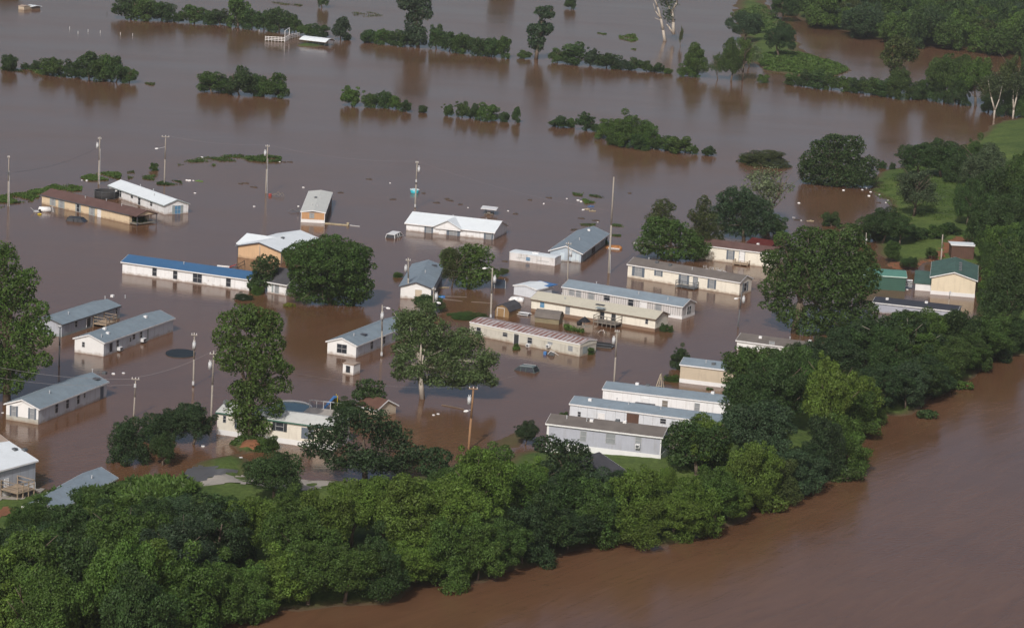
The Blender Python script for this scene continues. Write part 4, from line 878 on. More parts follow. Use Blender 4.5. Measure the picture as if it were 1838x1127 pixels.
# trampoline with net
P = G(190.5, 355); e = empty('trampoline', P, 0, 'round trampoline with a black net enclosure between the tan and white homes', 'trampoline')
m = MB(); n = 28; vs = [(x * 2.0, y * 2.0, z) for z in (-.4, 1.25) for x, y in c]; m.add(vs, [(k, (k + 1) % n, n + (k + 1) % n, n + k) for k in range(n)]); o = m.build('net', M('net_black', (.03, .03, .032), .8, .3, 4, ('z', .12, .2, .6)), e, True)
so_ = o.modifiers.new('s', 'SOLIDIFY'); so_.thickness = .03
m = MB(); vs = [(x * r1, y * r1, z) for r1, z in ((1.98, 1.22), (1.98, 1.3), (2.06, 1.3), (2.06, 1.22)) for x, y in c]; m.add(vs, [(j * n + k, j * n + (k + 1) % n, ((j + 1) % 4) * n + (k + 1) % n, ((j + 1) % 4) * n + k) for j in range(4) for k in range(n)]); m.build('rim', STEELD, e)
for k in range(0, 28, 5):
    m = MB(); m.tube((c[k][0] * 2.04, c[k][1] * 2.04, -1), (c[k][0] * 2.04, c[k][1] * 2.04, 1.5), .04, n=6); m.build('post', STEELD, e)
# propane tank
P = G(80, 380); e = empty('gas_tank', P, math.radians(8), 'white horizontal gas tank lying in the water by the tan home', 'gas tank')
m = MB(); m.path([(-1.05, 0, .35), (-.9, 0, .35), (.9, 0, .35), (1.05, 0, .35)], [.15, .5, .5, .15], 16); m.build('tank', WHITE, e, True)
m = MB(); m.box(-.7, -.3, -.6, -.55, .3, .0); m.box(.55, -.3, -.6, .7, .3, .0); m.build('foot', STEEL, e)
m = MB(); m.tube((1.3, .1, -.2), (1.2, .1, 1.0), .05, n=6); m.tube((1.5, -.2, -.2), (1.35, 0, .9), .05, n=6); m.build('frame', STEEL, e)
P = G(71, 385.5); e = empty('float', P, .2, 'small yellow float beside the white gas tank', 'float'); m = MB(); m.path([(-.4, 0, .05), (0, 0, .1), (.4, 0, .05)], [.05, .2, .05], 10); m.build('hull', YEL, e, True)
P = G(66, 381); e = empty('lawn_cart', P, .5, 'overturned pale garden cart at the tan home corner', 'cart')
m = MB(); m.box(-.5, -.3, .0, .5, .3, .3); m.build('tray', STEEL, e, bevel=.05); m = MB(); m.tube((-.5, -.2, .25), (-1.1, -.1, .8), .04, n=6); m.tube((-.5, .2, .25), (-1.1, .1, .8), .04, n=6); m.build('handle', STEEL, e)
m = MB(); m.tube((.4, -.36, .35), (.4, -.30, .35), .22, n=12); m.build('wheel', BLACKM, e)
# turquoise tank
P = G(744, 346.5); e = empty('paddling_pool', P, 0, 'turquoise round plastic pool afloat by the pole', 'paddling pool')
m = MB(); vs = [(x * r1, y * r1, z) for r1, z in ((.62, -.1), (.85, .62), (.75, .62), (.55, .1)) for x, y in c]; m.add(vs, [(j * n + k, j * n + (k + 1) % n, (j + 1) * n + (k + 1) % n, (j + 1) * n + k) for j in range(3) for k in range(n)]); m.add([(x * .56, y * .56, .1) for x, y in c], [tuple(range(28))]); m.build('wall', TURQ, e, True)
m = MB(); vs = [(x * r1, y * r1, z) for r1, z in ((.72, .62), (.74, .69), (.86, .69), (.87, .62)) for x, y in c]; m.add(vs, [(j * n + k, j * n + (k + 1) % n, (j + 1) * n + (k + 1) % n, (j + 1) * n + k) for j in range(3) for k in range(n)]); m.build('rim', WHITE, e, True)
# canopy boat / table
P = G(878, 384); e = empty('canopy', P, math.radians(-6), 'small white square canopy on posts with junk beneath, in open flood', 'canopy')
m = MB(); m.prism([(-1.4, 1.05), (1.4, .95), (1.4, 1.03), (-1.4, 1.13)], -1.5, 1.6); m.build('canopy_top', WHITE, e)
for s in (-1, 1):
    for t in (-1, 1): m = MB(); m.tube((s * .6, t * .8, -.5), (s * .6, t * .8, 1.0), .05, n=6); m.build('post', STEELD, e)
m = MB(); m.box(-.8, -.7, -.2, .8, .7, .18); m.box(-.3, -.9, .19, .3, -.1, .5); m.build('hull', WOODD, e)
# white boat hull upturned, picnic table, parasol, grill
P = G(927, 540); e = empty('upturned_boat', P, math.radians(-10), 'white upturned boat hull behind the tan barn-roofed shed', 'boat')
m = MB(); m.path([(-1.2, 0, .05), (-.7, 0, .12), (.4, 0, .14), (1.1, 0, .1)], [.1, .5, .55, .45], 14); m.build('hull', WHITE, e, True)
def table(label, b, yaw, mat=WHITE, name='picnic_table', slope=.0):
    P = G(*b); e = empty(name, P, yaw, label, 'table'); m = MB(); m.box(-.95, -.4, .3, .95, .4, .36); m.build('table_top', mat, e)
    for s in (-.75, .68): m = MB(); m.box(-.95, s, .1, .95, s + .25, .15); m.build('bench', mat, e)
    for s in (-1, 1): m = MB(); m.tube((s * .7, -.7, -.4), (s * .7, 0, .3), .05, n=6); m.tube((s * .7, .7, -.4), (s * .7, 0, .3), .05, n=6); m.build('leg', mat, e)
table('white slatted picnic table afloat between the two barn-roofed sheds', (940, 565), math.radians(-20))
P = G(1048.5, 588); e = empty('parasol', P, 0, 'black garden parasol beside the deck of the cream home', 'parasol')
m = MB(); m.tube((0, 0, -.5), (0, 0, 1.6), .04, n=6); m.build('pole', STEEL, e); m = MB(); m.tube((0, 0, .95), (0, 0, 1.65), .95, .04, 10, caps=False); m.build('canopy', BLACKM, e)
P = G(1039.5, 588); e = empty('grill', P, .2, 'black lidded grill on legs beside the parasol', 'grill'); m = MB(); m.box(-.35, -.3, .35, .35, .3, .9); m.build('hood', BLACKM, e, bevel=.1); m = MB(); [m.tube((s * .3, 0, -.5), (s * .3, 0, .35), .03, n=6) for s in (-1, 1)]; m.build('leg', STEELD, e)
P = G(1079, 599); e = empty('bicycle', P, 0, 'white bicycle half under water in front of the cream home deck', 'bicycle')
for s in (-.5, .5):
    m = MB(); q = [Vector((s + .3 * math.cos(k * math.pi / 6), 0, .1 + .3 * math.sin(k * math.pi / 6))) for k in range(13)]; m.path(q, [.025] * 13, 5); m.build('wheel', STEELD, e)
m = MB(); m.path([(-.5, 0, .1), (-.1, 0, .5), (.35, 0, .5), (.5, 0, .1), (.3, 0, .65)], [.025] * 5, 5); m.build('frame', WHITE, e)
# junk pile in front of rusty home
P = G(987, 637); e = empty('floating_junk', P, math.radians(-15), 'tangle of blue bins and dark junk against the rusty roofed home', 'junk pile')
m = MB(); m.box(-.9, -.3, -.2, -.45, .1, .45); m.build('bin', BLUEM, e, bevel=.05); m = MB(); m.box(-.3, -.2, -.2, .5, .4, .35); m.box(.1, -.4, .0, .7, -.1, .55); m.build('box', STEELD, e, bevel=.05)
m = MB(); m.path([(-.2, -.4, .2), (.2, -.5, .7), (.9, -.3, .4), (1.2, 0, .1)], [.05] * 4, 6); m.build('pipe', WHITE, e)
# ladder frame by the beige home
P = G(1184, 698); e = empty('swing_frame', P, .2, 'tall pale timber swing frame sticking out of the water near the bank-side row', 'swing frame')
for a, b_ in (((-.75, 0, -.5), (0, 0, 2.0)), ((-.25, .1, -.5), (.1, .1, 2.0)), ((.35, 0, -.5), (.05, 0, 2.0)), ((.85, .8, -.3), (.35, .9, 1.9))):
    m = MB(); m.tube(a, b_, .06, n=6); m.build('leg', M('timber_pale', (.42, .37, .28), .8, .15, 2), e)
m = MB(); m.tube((-.45, 0, .4), (.3, 0, .4), .04, n=6); m.tube((0, 0, 2.0), (.4, .9, 1.9), .06, n=6); m.build('crossbar', MATS['timber_pale'], e)
m = MB(); m.tube((.9, .5, 1.6), (1.2, .5, 1.9), .12, n=8); m.build('swing_seat', BLACKM, e)
# play equipment at lilac home
P = G(1169, 822, .6); e = empty('play_set', P, 0, 'plastic playset with a yellow seat in front of the lilac grey home', 'play set')
m = MB(); m.box(-.6, -.4, 0, -.2, .3, 1.3); m.build('tower', STEELD, e, bevel=.05); m = MB(); m.box(-.15, -.4, .4, .5, .2, .7); m.build('seat', M('plastic_orange', (.5, .25, .04), .5, .1), e, bevel=.05)
m = MB(); m.prism([(-.4, 0), (.6, 0), (.1, .45)], -.6, -.4); m.build('step', STEEL, e); m = MB(); m.box(.9, -.2, 0, 1.3, .3, .8); m.build('bin', STEEL, e, bevel=.06)
# washed-up raft with white chairs
P = G(1283, 491); e = empty('floating_deck', P, math.radians(-14), 'floating brown timber deck behind the long cream home', 'deck'); m = MB(); m.box(-2.6, -.9, -.05, 2.8, .9, .12); m.build('platform', M('timber_red_brown', (.20, .09, .05), .8, .2, 2, ('x', .2, .1, .6)), e)
def chair(label, b, yaw, g):
    P = G(*b, .15); e = empty('garden_chair', P, yaw, label, 'chair', g); m = MB(); m.box(-.3, -.3, .38, .3, .3, .43); m.build('seat', WHITE, e)
    m = MB(); m.tube((-.28, .3, .42), (-.3, .45, .85), .022, n=6); m.tube((.28, .3, .42), (.3, .45, .85), .022, n=6); m.tube((-.3, .45, .85), (.3, .45, .85), .022, n=6); m.tube((-.29, .38, .65), (.29, .38, .65), .02, n=6); m.build('backrest', STEEL, e)
    for s in (-.28, .28):
        for t in (-.28, .28): m = MB(); m.tube((s, t, 0), (s, t, .4), .02, n=6); m.build('leg', STEEL, e)
chair('white garden chair at the end of the floating deck nearest the tall pole', (1267, 487), .5, 'garden chairs on the floating deck'); chair('white garden chair in the middle of the floating deck', (1272, 489), -.9, 'garden chairs on the floating deck'); chair('white garden chair farthest along the floating deck, toward the sycamore', (1299, 492), .9, 'garden chairs on the floating deck'); chair('white garden chair beside the middle of the floating deck, turned away', (1290, 490), 2.3, 'garden chairs on the floating deck')
# upside brown boat by tall pole
P = G(1103, 446); e = empty('upturned_boat', P, math.radians(-8), 'rusty orange upturned boat beside the very tall pole', 'boat'); m = MB(); m.path([(-1.5, 0, .02), (-.6, 0, .05), (.7, 0, .07), (1.25, 0, .03)], [.08, .5, .55, .3], 12); m.build('hull', M('boat_rust', (.34, .15, .05), .6, .15), e, True)
m = MB(); m.box(-1.0, -.62, .02, .9, -.5, .16); m.build('gunwale', WHITE, e)
# red wreckage at pole d
P = G(497, 353); e = empty('wreckage', P, 0, 'red and brown bent frame wreckage beside the pole', 'wreckage'); m = MB(); m.box(-1.5, -.2, -.1, -.95, .3, .45); m.build('fuel_can', REDM, e, bevel=.1)
m = MB(); m.path([(-1, 0, .2), (-.2, .1, .5), (.4, 0, .15), (.9, .1, .8), (1.3, 0, .1)], [.05] * 5, 6); m.path([(-.6, 0, 0), (.2, 0, .9), (1, 0, 0)], [.045] * 3, 6); m.build('frame', WOODD, e)
# wooden wreck next to orange-end home
P = G(603, 403); e = empty('broken_dock', P, math.radians(-9), 'pale broken timber dock floating beside the orange end wall', 'dock'); m = MB(); m.box(-1.9, -.25, .0, 2.2, .25, .14); m.build('platform', M('timber_straw', (.38, .33, .22), .8, .2, 2), e); m = MB(); m.box(1.9, -.2, .15, 2.3, .2, .5); m.build('bollard', MATS['timber_straw'], e)
m = MB(); m.tube((2.4, 0, .06), (4.2, -.2, .04), .07, n=6); m.build('spar', STEEL, e)
P = G(533, 381); e = empty('bent_fence', P, 0, 'dark bent fence remains beside the narrow orange ended home', 'fence')
m = MB(); m.path([(-1.6, 0, .1), (-.8, 0, .45), (0, 0, .2), (.7, 0, .5)], [.04] * 4, 5); m.path([(-1.2, .2, .4), (.6, .1, .1)], [.04] * 2, 5); m.tube((.2, 0, -.2), (.2, 0, 1.0), .05, n=6); m.build('rail', STEELD, e); m = MB(); m.box(.05, -.1, .95, .35, .1, 1.15); m.build('post_cap', WHITE, e)
P = G(402, 479); e = empty('collapsed_steps', P, math.radians(-10), 'collapsed red stair rails and a white board by the ochre house', 'steps'); m = MB(); m.box(-1.1, -.1, .0, .9, .15, .18); m.build('board', WHITE, e)
m = MB(); m.prism([(.95, 0), (2.0, .55), (2.0, .62), (.95, .16)], -.3, .3); m.build('ramp', REDM, e); m = MB(); m.path([(1.9, .2, .3), (3.2, .3, 1.2), (3.3, .3, .1)], [.05] * 3, 6); m.path([(2.0, .2, .0), (3.3, .3, .7)], [.05] * 2, 6); m.build('railing', BLACKM, e)
# dog run / blue cage by tree
P = G(897, 516); e = empty('dog_kennel', P, .1, 'dark mesh dog kennel beside the pale leaved tree', 'kennel')
m = MB(); m.box(-.85, -.8, -.5, .75, .8, 1.1); m.build('mesh_panel', M('mesh_navy', (.03, .045, .07), .7, .3, 3, ('s', .2, .15, 1.8)), e)
m = MB(); [m.tube((s, t, -.6), (s, t, 1.25), .04, n=6) for s in (-.88, .78) for t in (-.83, .83)]; m.build('frame', STEEL, e)
# floating blue drum and booms
P = G(793, 534); e = empty('barrel', P, 0, 'blue plastic barrel floating between two pale booms', 'barrel'); m = MB(); m.path([(-.5, 0, .02), (-.42, 0, .02), (.42, 0, .02), (.5, 0, .02)], [.22, .3, .3, .22], 12); m.build('shell', BLUEM, e, True)
P = G(1338, 287); e = empty('barrel', P, 0, 'blue barrel afloat at the tip of the light green mound', 'barrel'); m = MB(); m.path([(-.9, 0, .1), (-.8, 0, .1), (.8, 0, .1), (.9, 0, .1)], [.3, .42, .42, .3], 12); m.build('shell', BLUEM, e, True)
def spar(label, a, b_, r=.05, mat=WOODD, name='floating_pole', cat='floating pole'):
    A = G(*a); B = G(*b_); m = MB(); m.path([Vector((0, 0, .03)), (B - A) * .5 + Vector((0, .1, .05)), B - A + Vector((0, 0, .03))], [r, r, r * .7], 6); o = m.build(name, mat); o.location = A; tag(o, label, cat, 'floating poles and branches')
spar('long pale boom floating above the blue barrel', (795,532.5), (838,533.5)); spar('shorter pale boom floating below the blue barrel', (793,537), (830,541)); spar('thin pale pipe floating toward the tan barn-roofed shed', (846,542), (885,545), .04)
spar('bare driftwood branch floating by the brown pole', (793,727), (833,735), .09, BARK); spar('white plank afloat near the slate roofed workshop', (788,517), (806,516.5), .09, MATS['timber_straw'])
spar('thin pole leaning out of the water above the cream home', (1003,519), (1006,506), .05)
# small floating debris
DEB = [(700,329,'w'),(662,322,'d'),(611,346,'d'),(705,358,'d'),(760,347,'d'),(783,364,'d'),(802,357,'d'),(807,360,'d'),(826,367,'d'),(840,373,'w'),(912,379,'w'),(925,384,'d'),(951,359,'d'),(976,366,'w'),(985,355,'d'),(1017,357,'w'),(1038,360,'w'),(1043,362,'w'),(1047,377,'w'),(1053,376,'t'),(1063,379,'t'),(1060,371,'b'),(1043,392,'d'),(1073,399,'w'),(1069,396,'d'),(1030,413,'d'),(1140,437,'w'),(1174,268,'w'),(906,469,'d'),(1130,347,'d'),(147,324,'w'),(156,324.5,'w'),(164,324,'w'),(185,322,'b'),(335,324,'w'),(340,324.5,'w'),(347,324.5,'w'),(355,325,'g'),(361,326,'g'),(502,291,'w'),(508,291,'d'),(520,291,'d'),(544,337,'w'),(357,285,'w'),(363,283,'w'),(204,671,'w'),(222,670,'w'),(778,745,'w'),(786,743,'w'),(364,801,'w'),(418,822,'w'),(432,822.5,'w'),(5,741,'w'),(350,347,'w'),(456,371,'w'),(440,329,'d'),(432,330,'d'),(1434,365,'w'),(1514,342,'w'),(1541,336,'w'),(1548,341,'w'),(1556,338,'w'),(1563,345,'w'),(1579,350,'w'),(1594,360,'w'),(1590,364,'w'),(1577,364,'d'),(1424,391,'w'),(1430,395,'d'),(1438,396,'w'),(1454,397,'t'),(1388,411,'d'),(1396,412,'d'),(1628,520,'w'),(1022,470,'d'),(927,521,'w'),(975,518,'d'),(1031,412,'d'),(455,336,'d'),(140,61,'w'),(125,53,'w'),(158,58,'w'),(180,60,'w'),(216,63,'w'),(238,65,'w'),(465,58,'w'),(192,26,'d'),(1560,352,'w')]
DMAT = {'w': (WHITE, 'white plastic scrap'), 'd': (M('driftwood_dark', (.07, .06, .05), .9, .2, 2), 'dark broken board'), 't': (MATS['timber_straw'], 'straw coloured board'), 'b': (BLUEM, 'blue plastic scrap'), 'g': (M('plastic_green', (.10, .22, .05), .5, .1), 'green plastic scrap')}
ZONES = [(250, 0, 'in the far flood near the corner sheds'), (520, 300, 'near the pole with red wreckage'), (280, 400, 'beside the grassy strip and white roofed home'), (720, 340, 'in open water by the turquoise pool'), (900, 380, 'near the small white canopy'), (1050, 370, 'in the debris drift by the very tall pole'), (1400, 400, 'behind the pale willow'), (1560, 345, 'at the lawn shore below the big mound tree'), (210, 670, 'near the pale home with the plain white end'), (780, 740, 'by the driftwood branch'), (390, 815, 'near the lawn by the cream home'), (0, 741, 'beside the home with two shuttered end windows'), (930, 500, 'behind the white metal shed'), (1630, 520, 'beside the green carport'), (150, 60, 'among the far flood markers'), (1174, 268, 'at the foot of the far hedge islands')]
recs = []
for i, (x, y, k) in enumerate(DEB):
    rnd = random.Random(i * 7 + 3); s = rnd.uniform(.35, .75); P = G(x, y); mt, nm = DMAT[k]; m = MB()
    if y < 70: m.tube((0, 0, -.5), (0, 0, .7), .06, n=6); nm = 'white marker post'; on, cat = 'marker_post', 'post'
    elif k == 'w':
        on, cat = 'plastic_scrap', 'debris'; q = []
        for j in range(7):
            a = j * 2 * math.pi / 7; r = rnd.uniform(.22, .42) * s; q.append((r * 1.5 * math.cos(a), r * math.sin(a)))
        m.add([(x_, y_, -.05) for x_, y_ in q] + [(x_ * .7, y_ * .7, .22 * s) for x_, y_ in q], [tuple(range(6, -1, -1)), tuple(range(7, 14))] + [(j, (j + 1) % 7, 7 + (j + 1) % 7, 7 + j) for j in range(7)])
    else:
        on, cat = ('broken_board' if k in 'dt' else 'plastic_scrap'), 'debris'
        m.add([(-1.0 * s, -.12, .0), (.9 * s, -.2, .0), (1.1 * s, .05, .0), (-.8 * s, .16, .0), (-1.0 * s, -.12, .09), (.9 * s, -.2, .14), (1.1 * s, .05, .1), (-.8 * s, .16, .08)], [(0,3,2,1),(4,5,6,7),(0,1,5,4),(1,2,6,5),(2,3,7,6),(3,0,4,7)])
        m.tube((-.4 * s, .1, .02), (.5 * s, .45, .12), .05, n=5)
    o = m.build(on, mt); o.location = P; o.rotation_euler = (0, 0, rnd.uniform(-.6, .6))
    zn = min(ZONES, key=lambda t: (t[0] - x) ** 2 + (2 * (t[1] - y)) ** 2)[2]
    recs.append((o, x, f'{nm} {zn}', cat))
ORD = ['leftmost', 'second from left', 'third from left', 'fourth from left', 'fifth from left', 'sixth from left', 'seventh from left', 'eighth from left', 'ninth from left', 'tenth from left', 'eleventh from left', 'twelfth from left', 'thirteenth from left', 'fourteenth from left']
def relabel(recs, group):
    d = {}
    for r in recs: d.setdefault(r[2], []).append(r)
    for lab, rs in d.items():
        rs.sort(key=lambda r: r[1])
        for i, r in enumerate(rs):
            L = lab if len(rs) == 1 else (f'{lab}, {ORD[i]}' if i < len(ORD) else f'{lab}, {i + 1}th from left')
            tag(r[0], L, r[3], group(r) if callable(group) else group)
relabel(recs, 'floating scraps in the flood')
# ------------------------------------------------------------------ trees
def leaves(puffs, n, size, rng, up=.25, asp=.6, core=.62, jit=.22, flat=.85):
    """n leaf faces spread through the shells of the puffs; faces deep inside another puff are dropped."""
    P = np.array(puffs, float); c, r = P[:, :3], P[:, 3]
    w = r ** 2; k = rng.choice(len(P), int(n * 1.5), p=w / w.sum())
    d = rng.normal(size=(len(k), 3)); d[:, 2] += up; d /= np.linalg.norm(d, axis=1)[:, None]
    rad = r[k] * (1 + rng.normal(size=len(k)) * jit * .6 - .12)
    pos = c[k] + d * rad[:, None] * np.array([1, 1, flat])
    keep = np.ones(len(k), bool)
    for j in range(len(P)):
        q = (pos - c[j]) / np.array([1, 1, flat]); keep &= ~((np.einsum('ij,ij->i', q, q) < (core * r[j]) ** 2) & (k != j))
    pos, d = pos[keep][:n], d[keep][:n]; n = len(pos)
    nrm = d + rng.normal(size=(n, 3)) * .75; nrm[:, 2] += .25; nrm /= np.linalg.norm(nrm, axis=1)[:, None]
    t = np.cross(nrm, rng.normal(size=(n, 3))); t /= np.linalg.norm(t, axis=1)[:, None] + 1e-9; b = np.cross(nrm, t)
    s = size * rng.uniform(.6, 1.35, n)[:, None]
    bend = nrm * s * rng.uniform(-.3, .3, n)[:, None]
    v = np.stack([pos - t * s, pos - b * s * asp + bend, pos + t * s, pos + b * s * asp + bend], 1).reshape(-1, 3)
    f = np.arange(n * 4).reshape(-1, 4)
    return v, f
def lumpy(shape, n, rng, r0=.13, zc=.6, zr=.4, xr=.5, inner=.25, lobes=3, low=0.0):
    """puff centres for a unit tree: height 1, crown width 1"""
    ph = rng.uniform(0, 6.28, 6); out = []
    while len(out) < n:
        d = rng.normal(size=3); d /= np.linalg.norm(d)
        if shape == 'dome' and d[2] < -.25: continue
        if shape != 'dome' and d[2] < -.75: continue
        az = math.atan2(d[1], d[0]); m_ = 1 + .16 * math.sin(lobes * az + ph[0] + 2 * d[2]) + .12 * math.sin(2 * az + ph[1] + 3 * d[2]) + .12 * math.sin(5 * d[2] + ph[2] + az)
        q = rng.uniform(.78, 1.05) if rng.random() > inner else rng.uniform(.35, .75)
        r = r0 * rng.choice([.5, .7, .85, 1.0, 1.25, 1.4]); q *= 1.03 if r < .7 * r0 else 1
        x, y, z = d[0] * (xr - r * .8) * m_ * q, d[1] * (xr - r * .8) * m_ * q, d[2] * (zr - r * .8) * q * m_ + zc
        if shape == 'spread': z = zc + max(-.1, (z - zc)) 
        if shape == 'tall': x *= .9 - .25 * abs(z - .45) ; y *= .9 - .25 * abs(z - .45)
        if shape == 'cone': s = max(.12, 1.15 * (1 - z)); x *= s; y *= s
        out.append((x, y, max(z, r * .5 + low), r))
    return out
def branchy(mb, rng, top=.74, r=.028, limbs=7, spread=.2, start=.18):
    pts = [Vector((0, 0, -.12))]; p = Vector((0, 0, 0))
    lean = Vector((rng.uniform(-.06, .06), rng.uniform(-.06, .06), 0))
    for i in range(5): pts.append(Vector((lean.x * i + rng.uniform(-.012, .012), lean.y * i + rng.uniform(-.012, .012), top * i / 4 + .0)))
    rs = [r * 1.35, r * 1.15, r * .9, r * .7, r * .45, r * .2]
    mb.path(pts, rs, 7)
    for k in range(limbs):
        t = start + (top - start) * k / limbs * .9; b = pts[1].lerp(pts[5], t / top); az = k * 2.4 + rng.uniform(-.4, .4); L = spread * rng.uniform(.7, 1.15)
        e1 = b + Vector((math.cos(az) * L * .5, math.sin(az) * L * .5, L * .45)); e2 = e1 + Vector((math.cos(az + .3) * L * .6, math.sin(az + .3) * L * .6, L * .55))
        mb.path([b, e1, e2], [r * .45, r * .28, r * .1], 5)
PROTO = {}
def proto(key, puffs, n, size, seed, trunk=True, asp=.6, core=.62, jit=.22, up=.25, tr={}):
    rng = np.random.default_rng(seed)
    v, f = leaves(puffs, n, size, rng, asp=asp, core=core, jit=jit, up=up)
    me = npmesh('crown_' + key, v, f, LEAF)
    mb = MB(); branchy(mb, rng, **tr); tm = mb.mesh('trunk_' + key, BARK, True)
    PROTO[key] = (me, tm)
R8 = lambda s: np.random.default_rng(s)
for i in range(4): proto(f'round{i}', lumpy('round', 88, R8(10 + i), .10, .55, .44, .5, .2, 3 + i), 22000, .0145, 20 + i)
for i in range(3): proto(f'tall{i}', lumpy('tall', 92, R8(30 + i), .105, .54, .46, .5, .2, 2 + i), 22000, .0145, 40 + i)
for i in range(2): proto(f'spread{i}', lumpy('round', 84, R8(50 + i), .095, .6, .38, .5, .3, 4 + i), 20000, .0145, 60 + i, tr=dict(spread=.38))
for i in range(3): proto(f'shrub{i}', lumpy('dome', 84, R8(70 + i), .11, .30, .68, .5, .2, 3 + i), 19000, .016, 80 + i, tr=dict(top=.5, r=.02))
for i in range(2): proto(f'airy{i}', lumpy('round', 60, R8(90 + i), .10, .56, .44, .5, .5, 5), 7000, .018, 95 + i, core=.2, jit=.5, tr=dict(limbs=11, spread=.34, r=.022))
proto('sparse0', lumpy('round', 46, R8(98), .10, .56, .44, .5, .5, 5), 2300, .020, 99, core=.1, jit=.6, tr=dict(limbs=12, spread=.34, r=.016))
proto('cone0', lumpy('cone', 60, R8(101), .09, .52, .48, .5, .2, 4), 8000, .020, 102, asp=.3)
proto('mid0', lumpy('round', 50, R8(110), .13, .5, .5, .5, .2, 3), 5600, .029, 112); proto('mid1', lumpy('dome', 54, R8(114), .13, .32, .66, .5, .2, 4), 5600, .029, 113); proto('mid2', lumpy('round', 46, R8(115), .14, .48, .5, .5, .2, 5), 5600, .029, 115)
for i in range(2): proto(f'midt{i}', lumpy('tall', 50, R8(116 + i), .12, .5, .5, .5, .2, 3), 5600, .028, 118 + i)

TONE = {'sage': (.095, .138, .052), 'dark': (.047, .086, .026), 'deep': (.037, .068, .026), 'mid': (.062, .110, .027), 'fresh': (.078, .136, .029), 'bright': (.105, .168, .030), 'grey': (.082, .114, .058), 'olive': (.073, .097, .031), 'blue': (.048, .084, .040), 'yellow': (.17, .21, .03), 'pale': (.15, .20, .10)}
TWORD = {'sage': 'sage green', 'dark': 'dark green', 'deep': 'very dark green', 'mid': 'mid green', 'fresh': 'fresh green', 'bright': 'bright yellow-green', 'grey': 'grey green', 'olive': 'olive green', 'blue': 'blue green', 'yellow': 'yellow-green', 'pale': 'pale green'}
TREES = []
def col(o, tone, rnd, v=.14):
    c = TONE[tone]; k = 1 + rnd.uniform(-v, v); g = 1 + rnd.uniform(-.06, .06); o.color = (c[0] * k, c[1] * k * g, c[2] * k, 1)
def tree(b, w, top, key, tone, zone, name='tree', group=None, form='', label=None, squash=1.0, hm=None, zoff=0.0, cat=None, yaw=None):
    """b = photo point of the foot, w = crown width and top = crown top in photo pixels"""
    rnd = random.Random(int(b[0] * 31 + b[1] * 17 + w)); P = G(*b); z = max(-.2, gz(P.x, P.y)); P = G(b[0], b[1], z)
    h = hm if hm else max(.8, (b[1] - top) / scl(*b) / .985); W_ = w / scl(*b)
    if not hm: h = max(h - W_ * .10, h * .8)
    e = empty(name, P, 0); me, tm = PROTO[key]
    c = bpy.data.objects.new('crown' if name == 'tree' else 'foliage', me); COL.objects.link(c); c.parent = e; c.scale = (W_ * rnd.uniform(.95, 1.05), W_ * squash * rnd.uniform(.95, 1.05), h * 1.02)
    a = yaw if yaw is not None else rnd.uniform(0, 6.28); c.rotation_euler = (rnd.uniform(-.05, .05), rnd.uniform(-.05, .05), a)
    col(c, tone, rnd)
    t = bpy.data.objects.new('trunk' if name == 'tree' else 'stem', tm); COL.objects.link(t); t.parent = e; t.scale = ((W_ + h) / 2, (W_ + h) / 2, h); t.rotation_euler = (0, 0, a)
    px = W_
    size = 'tiny' if h < 2.2 else 'small' if h < 4.5 else 'medium' if h < 8 else 'tall' if h < 11 else 'very tall'
    if key[:3] in ('mid', 'shr'): c.location.z = -.09 * h; c.scale.z *= 1.14
    TREES.append((e, b[0], label or f'{size} {TWORD[tone]} {form + " " if form else ""}{name} {zone}', cat or name, group))
    return e
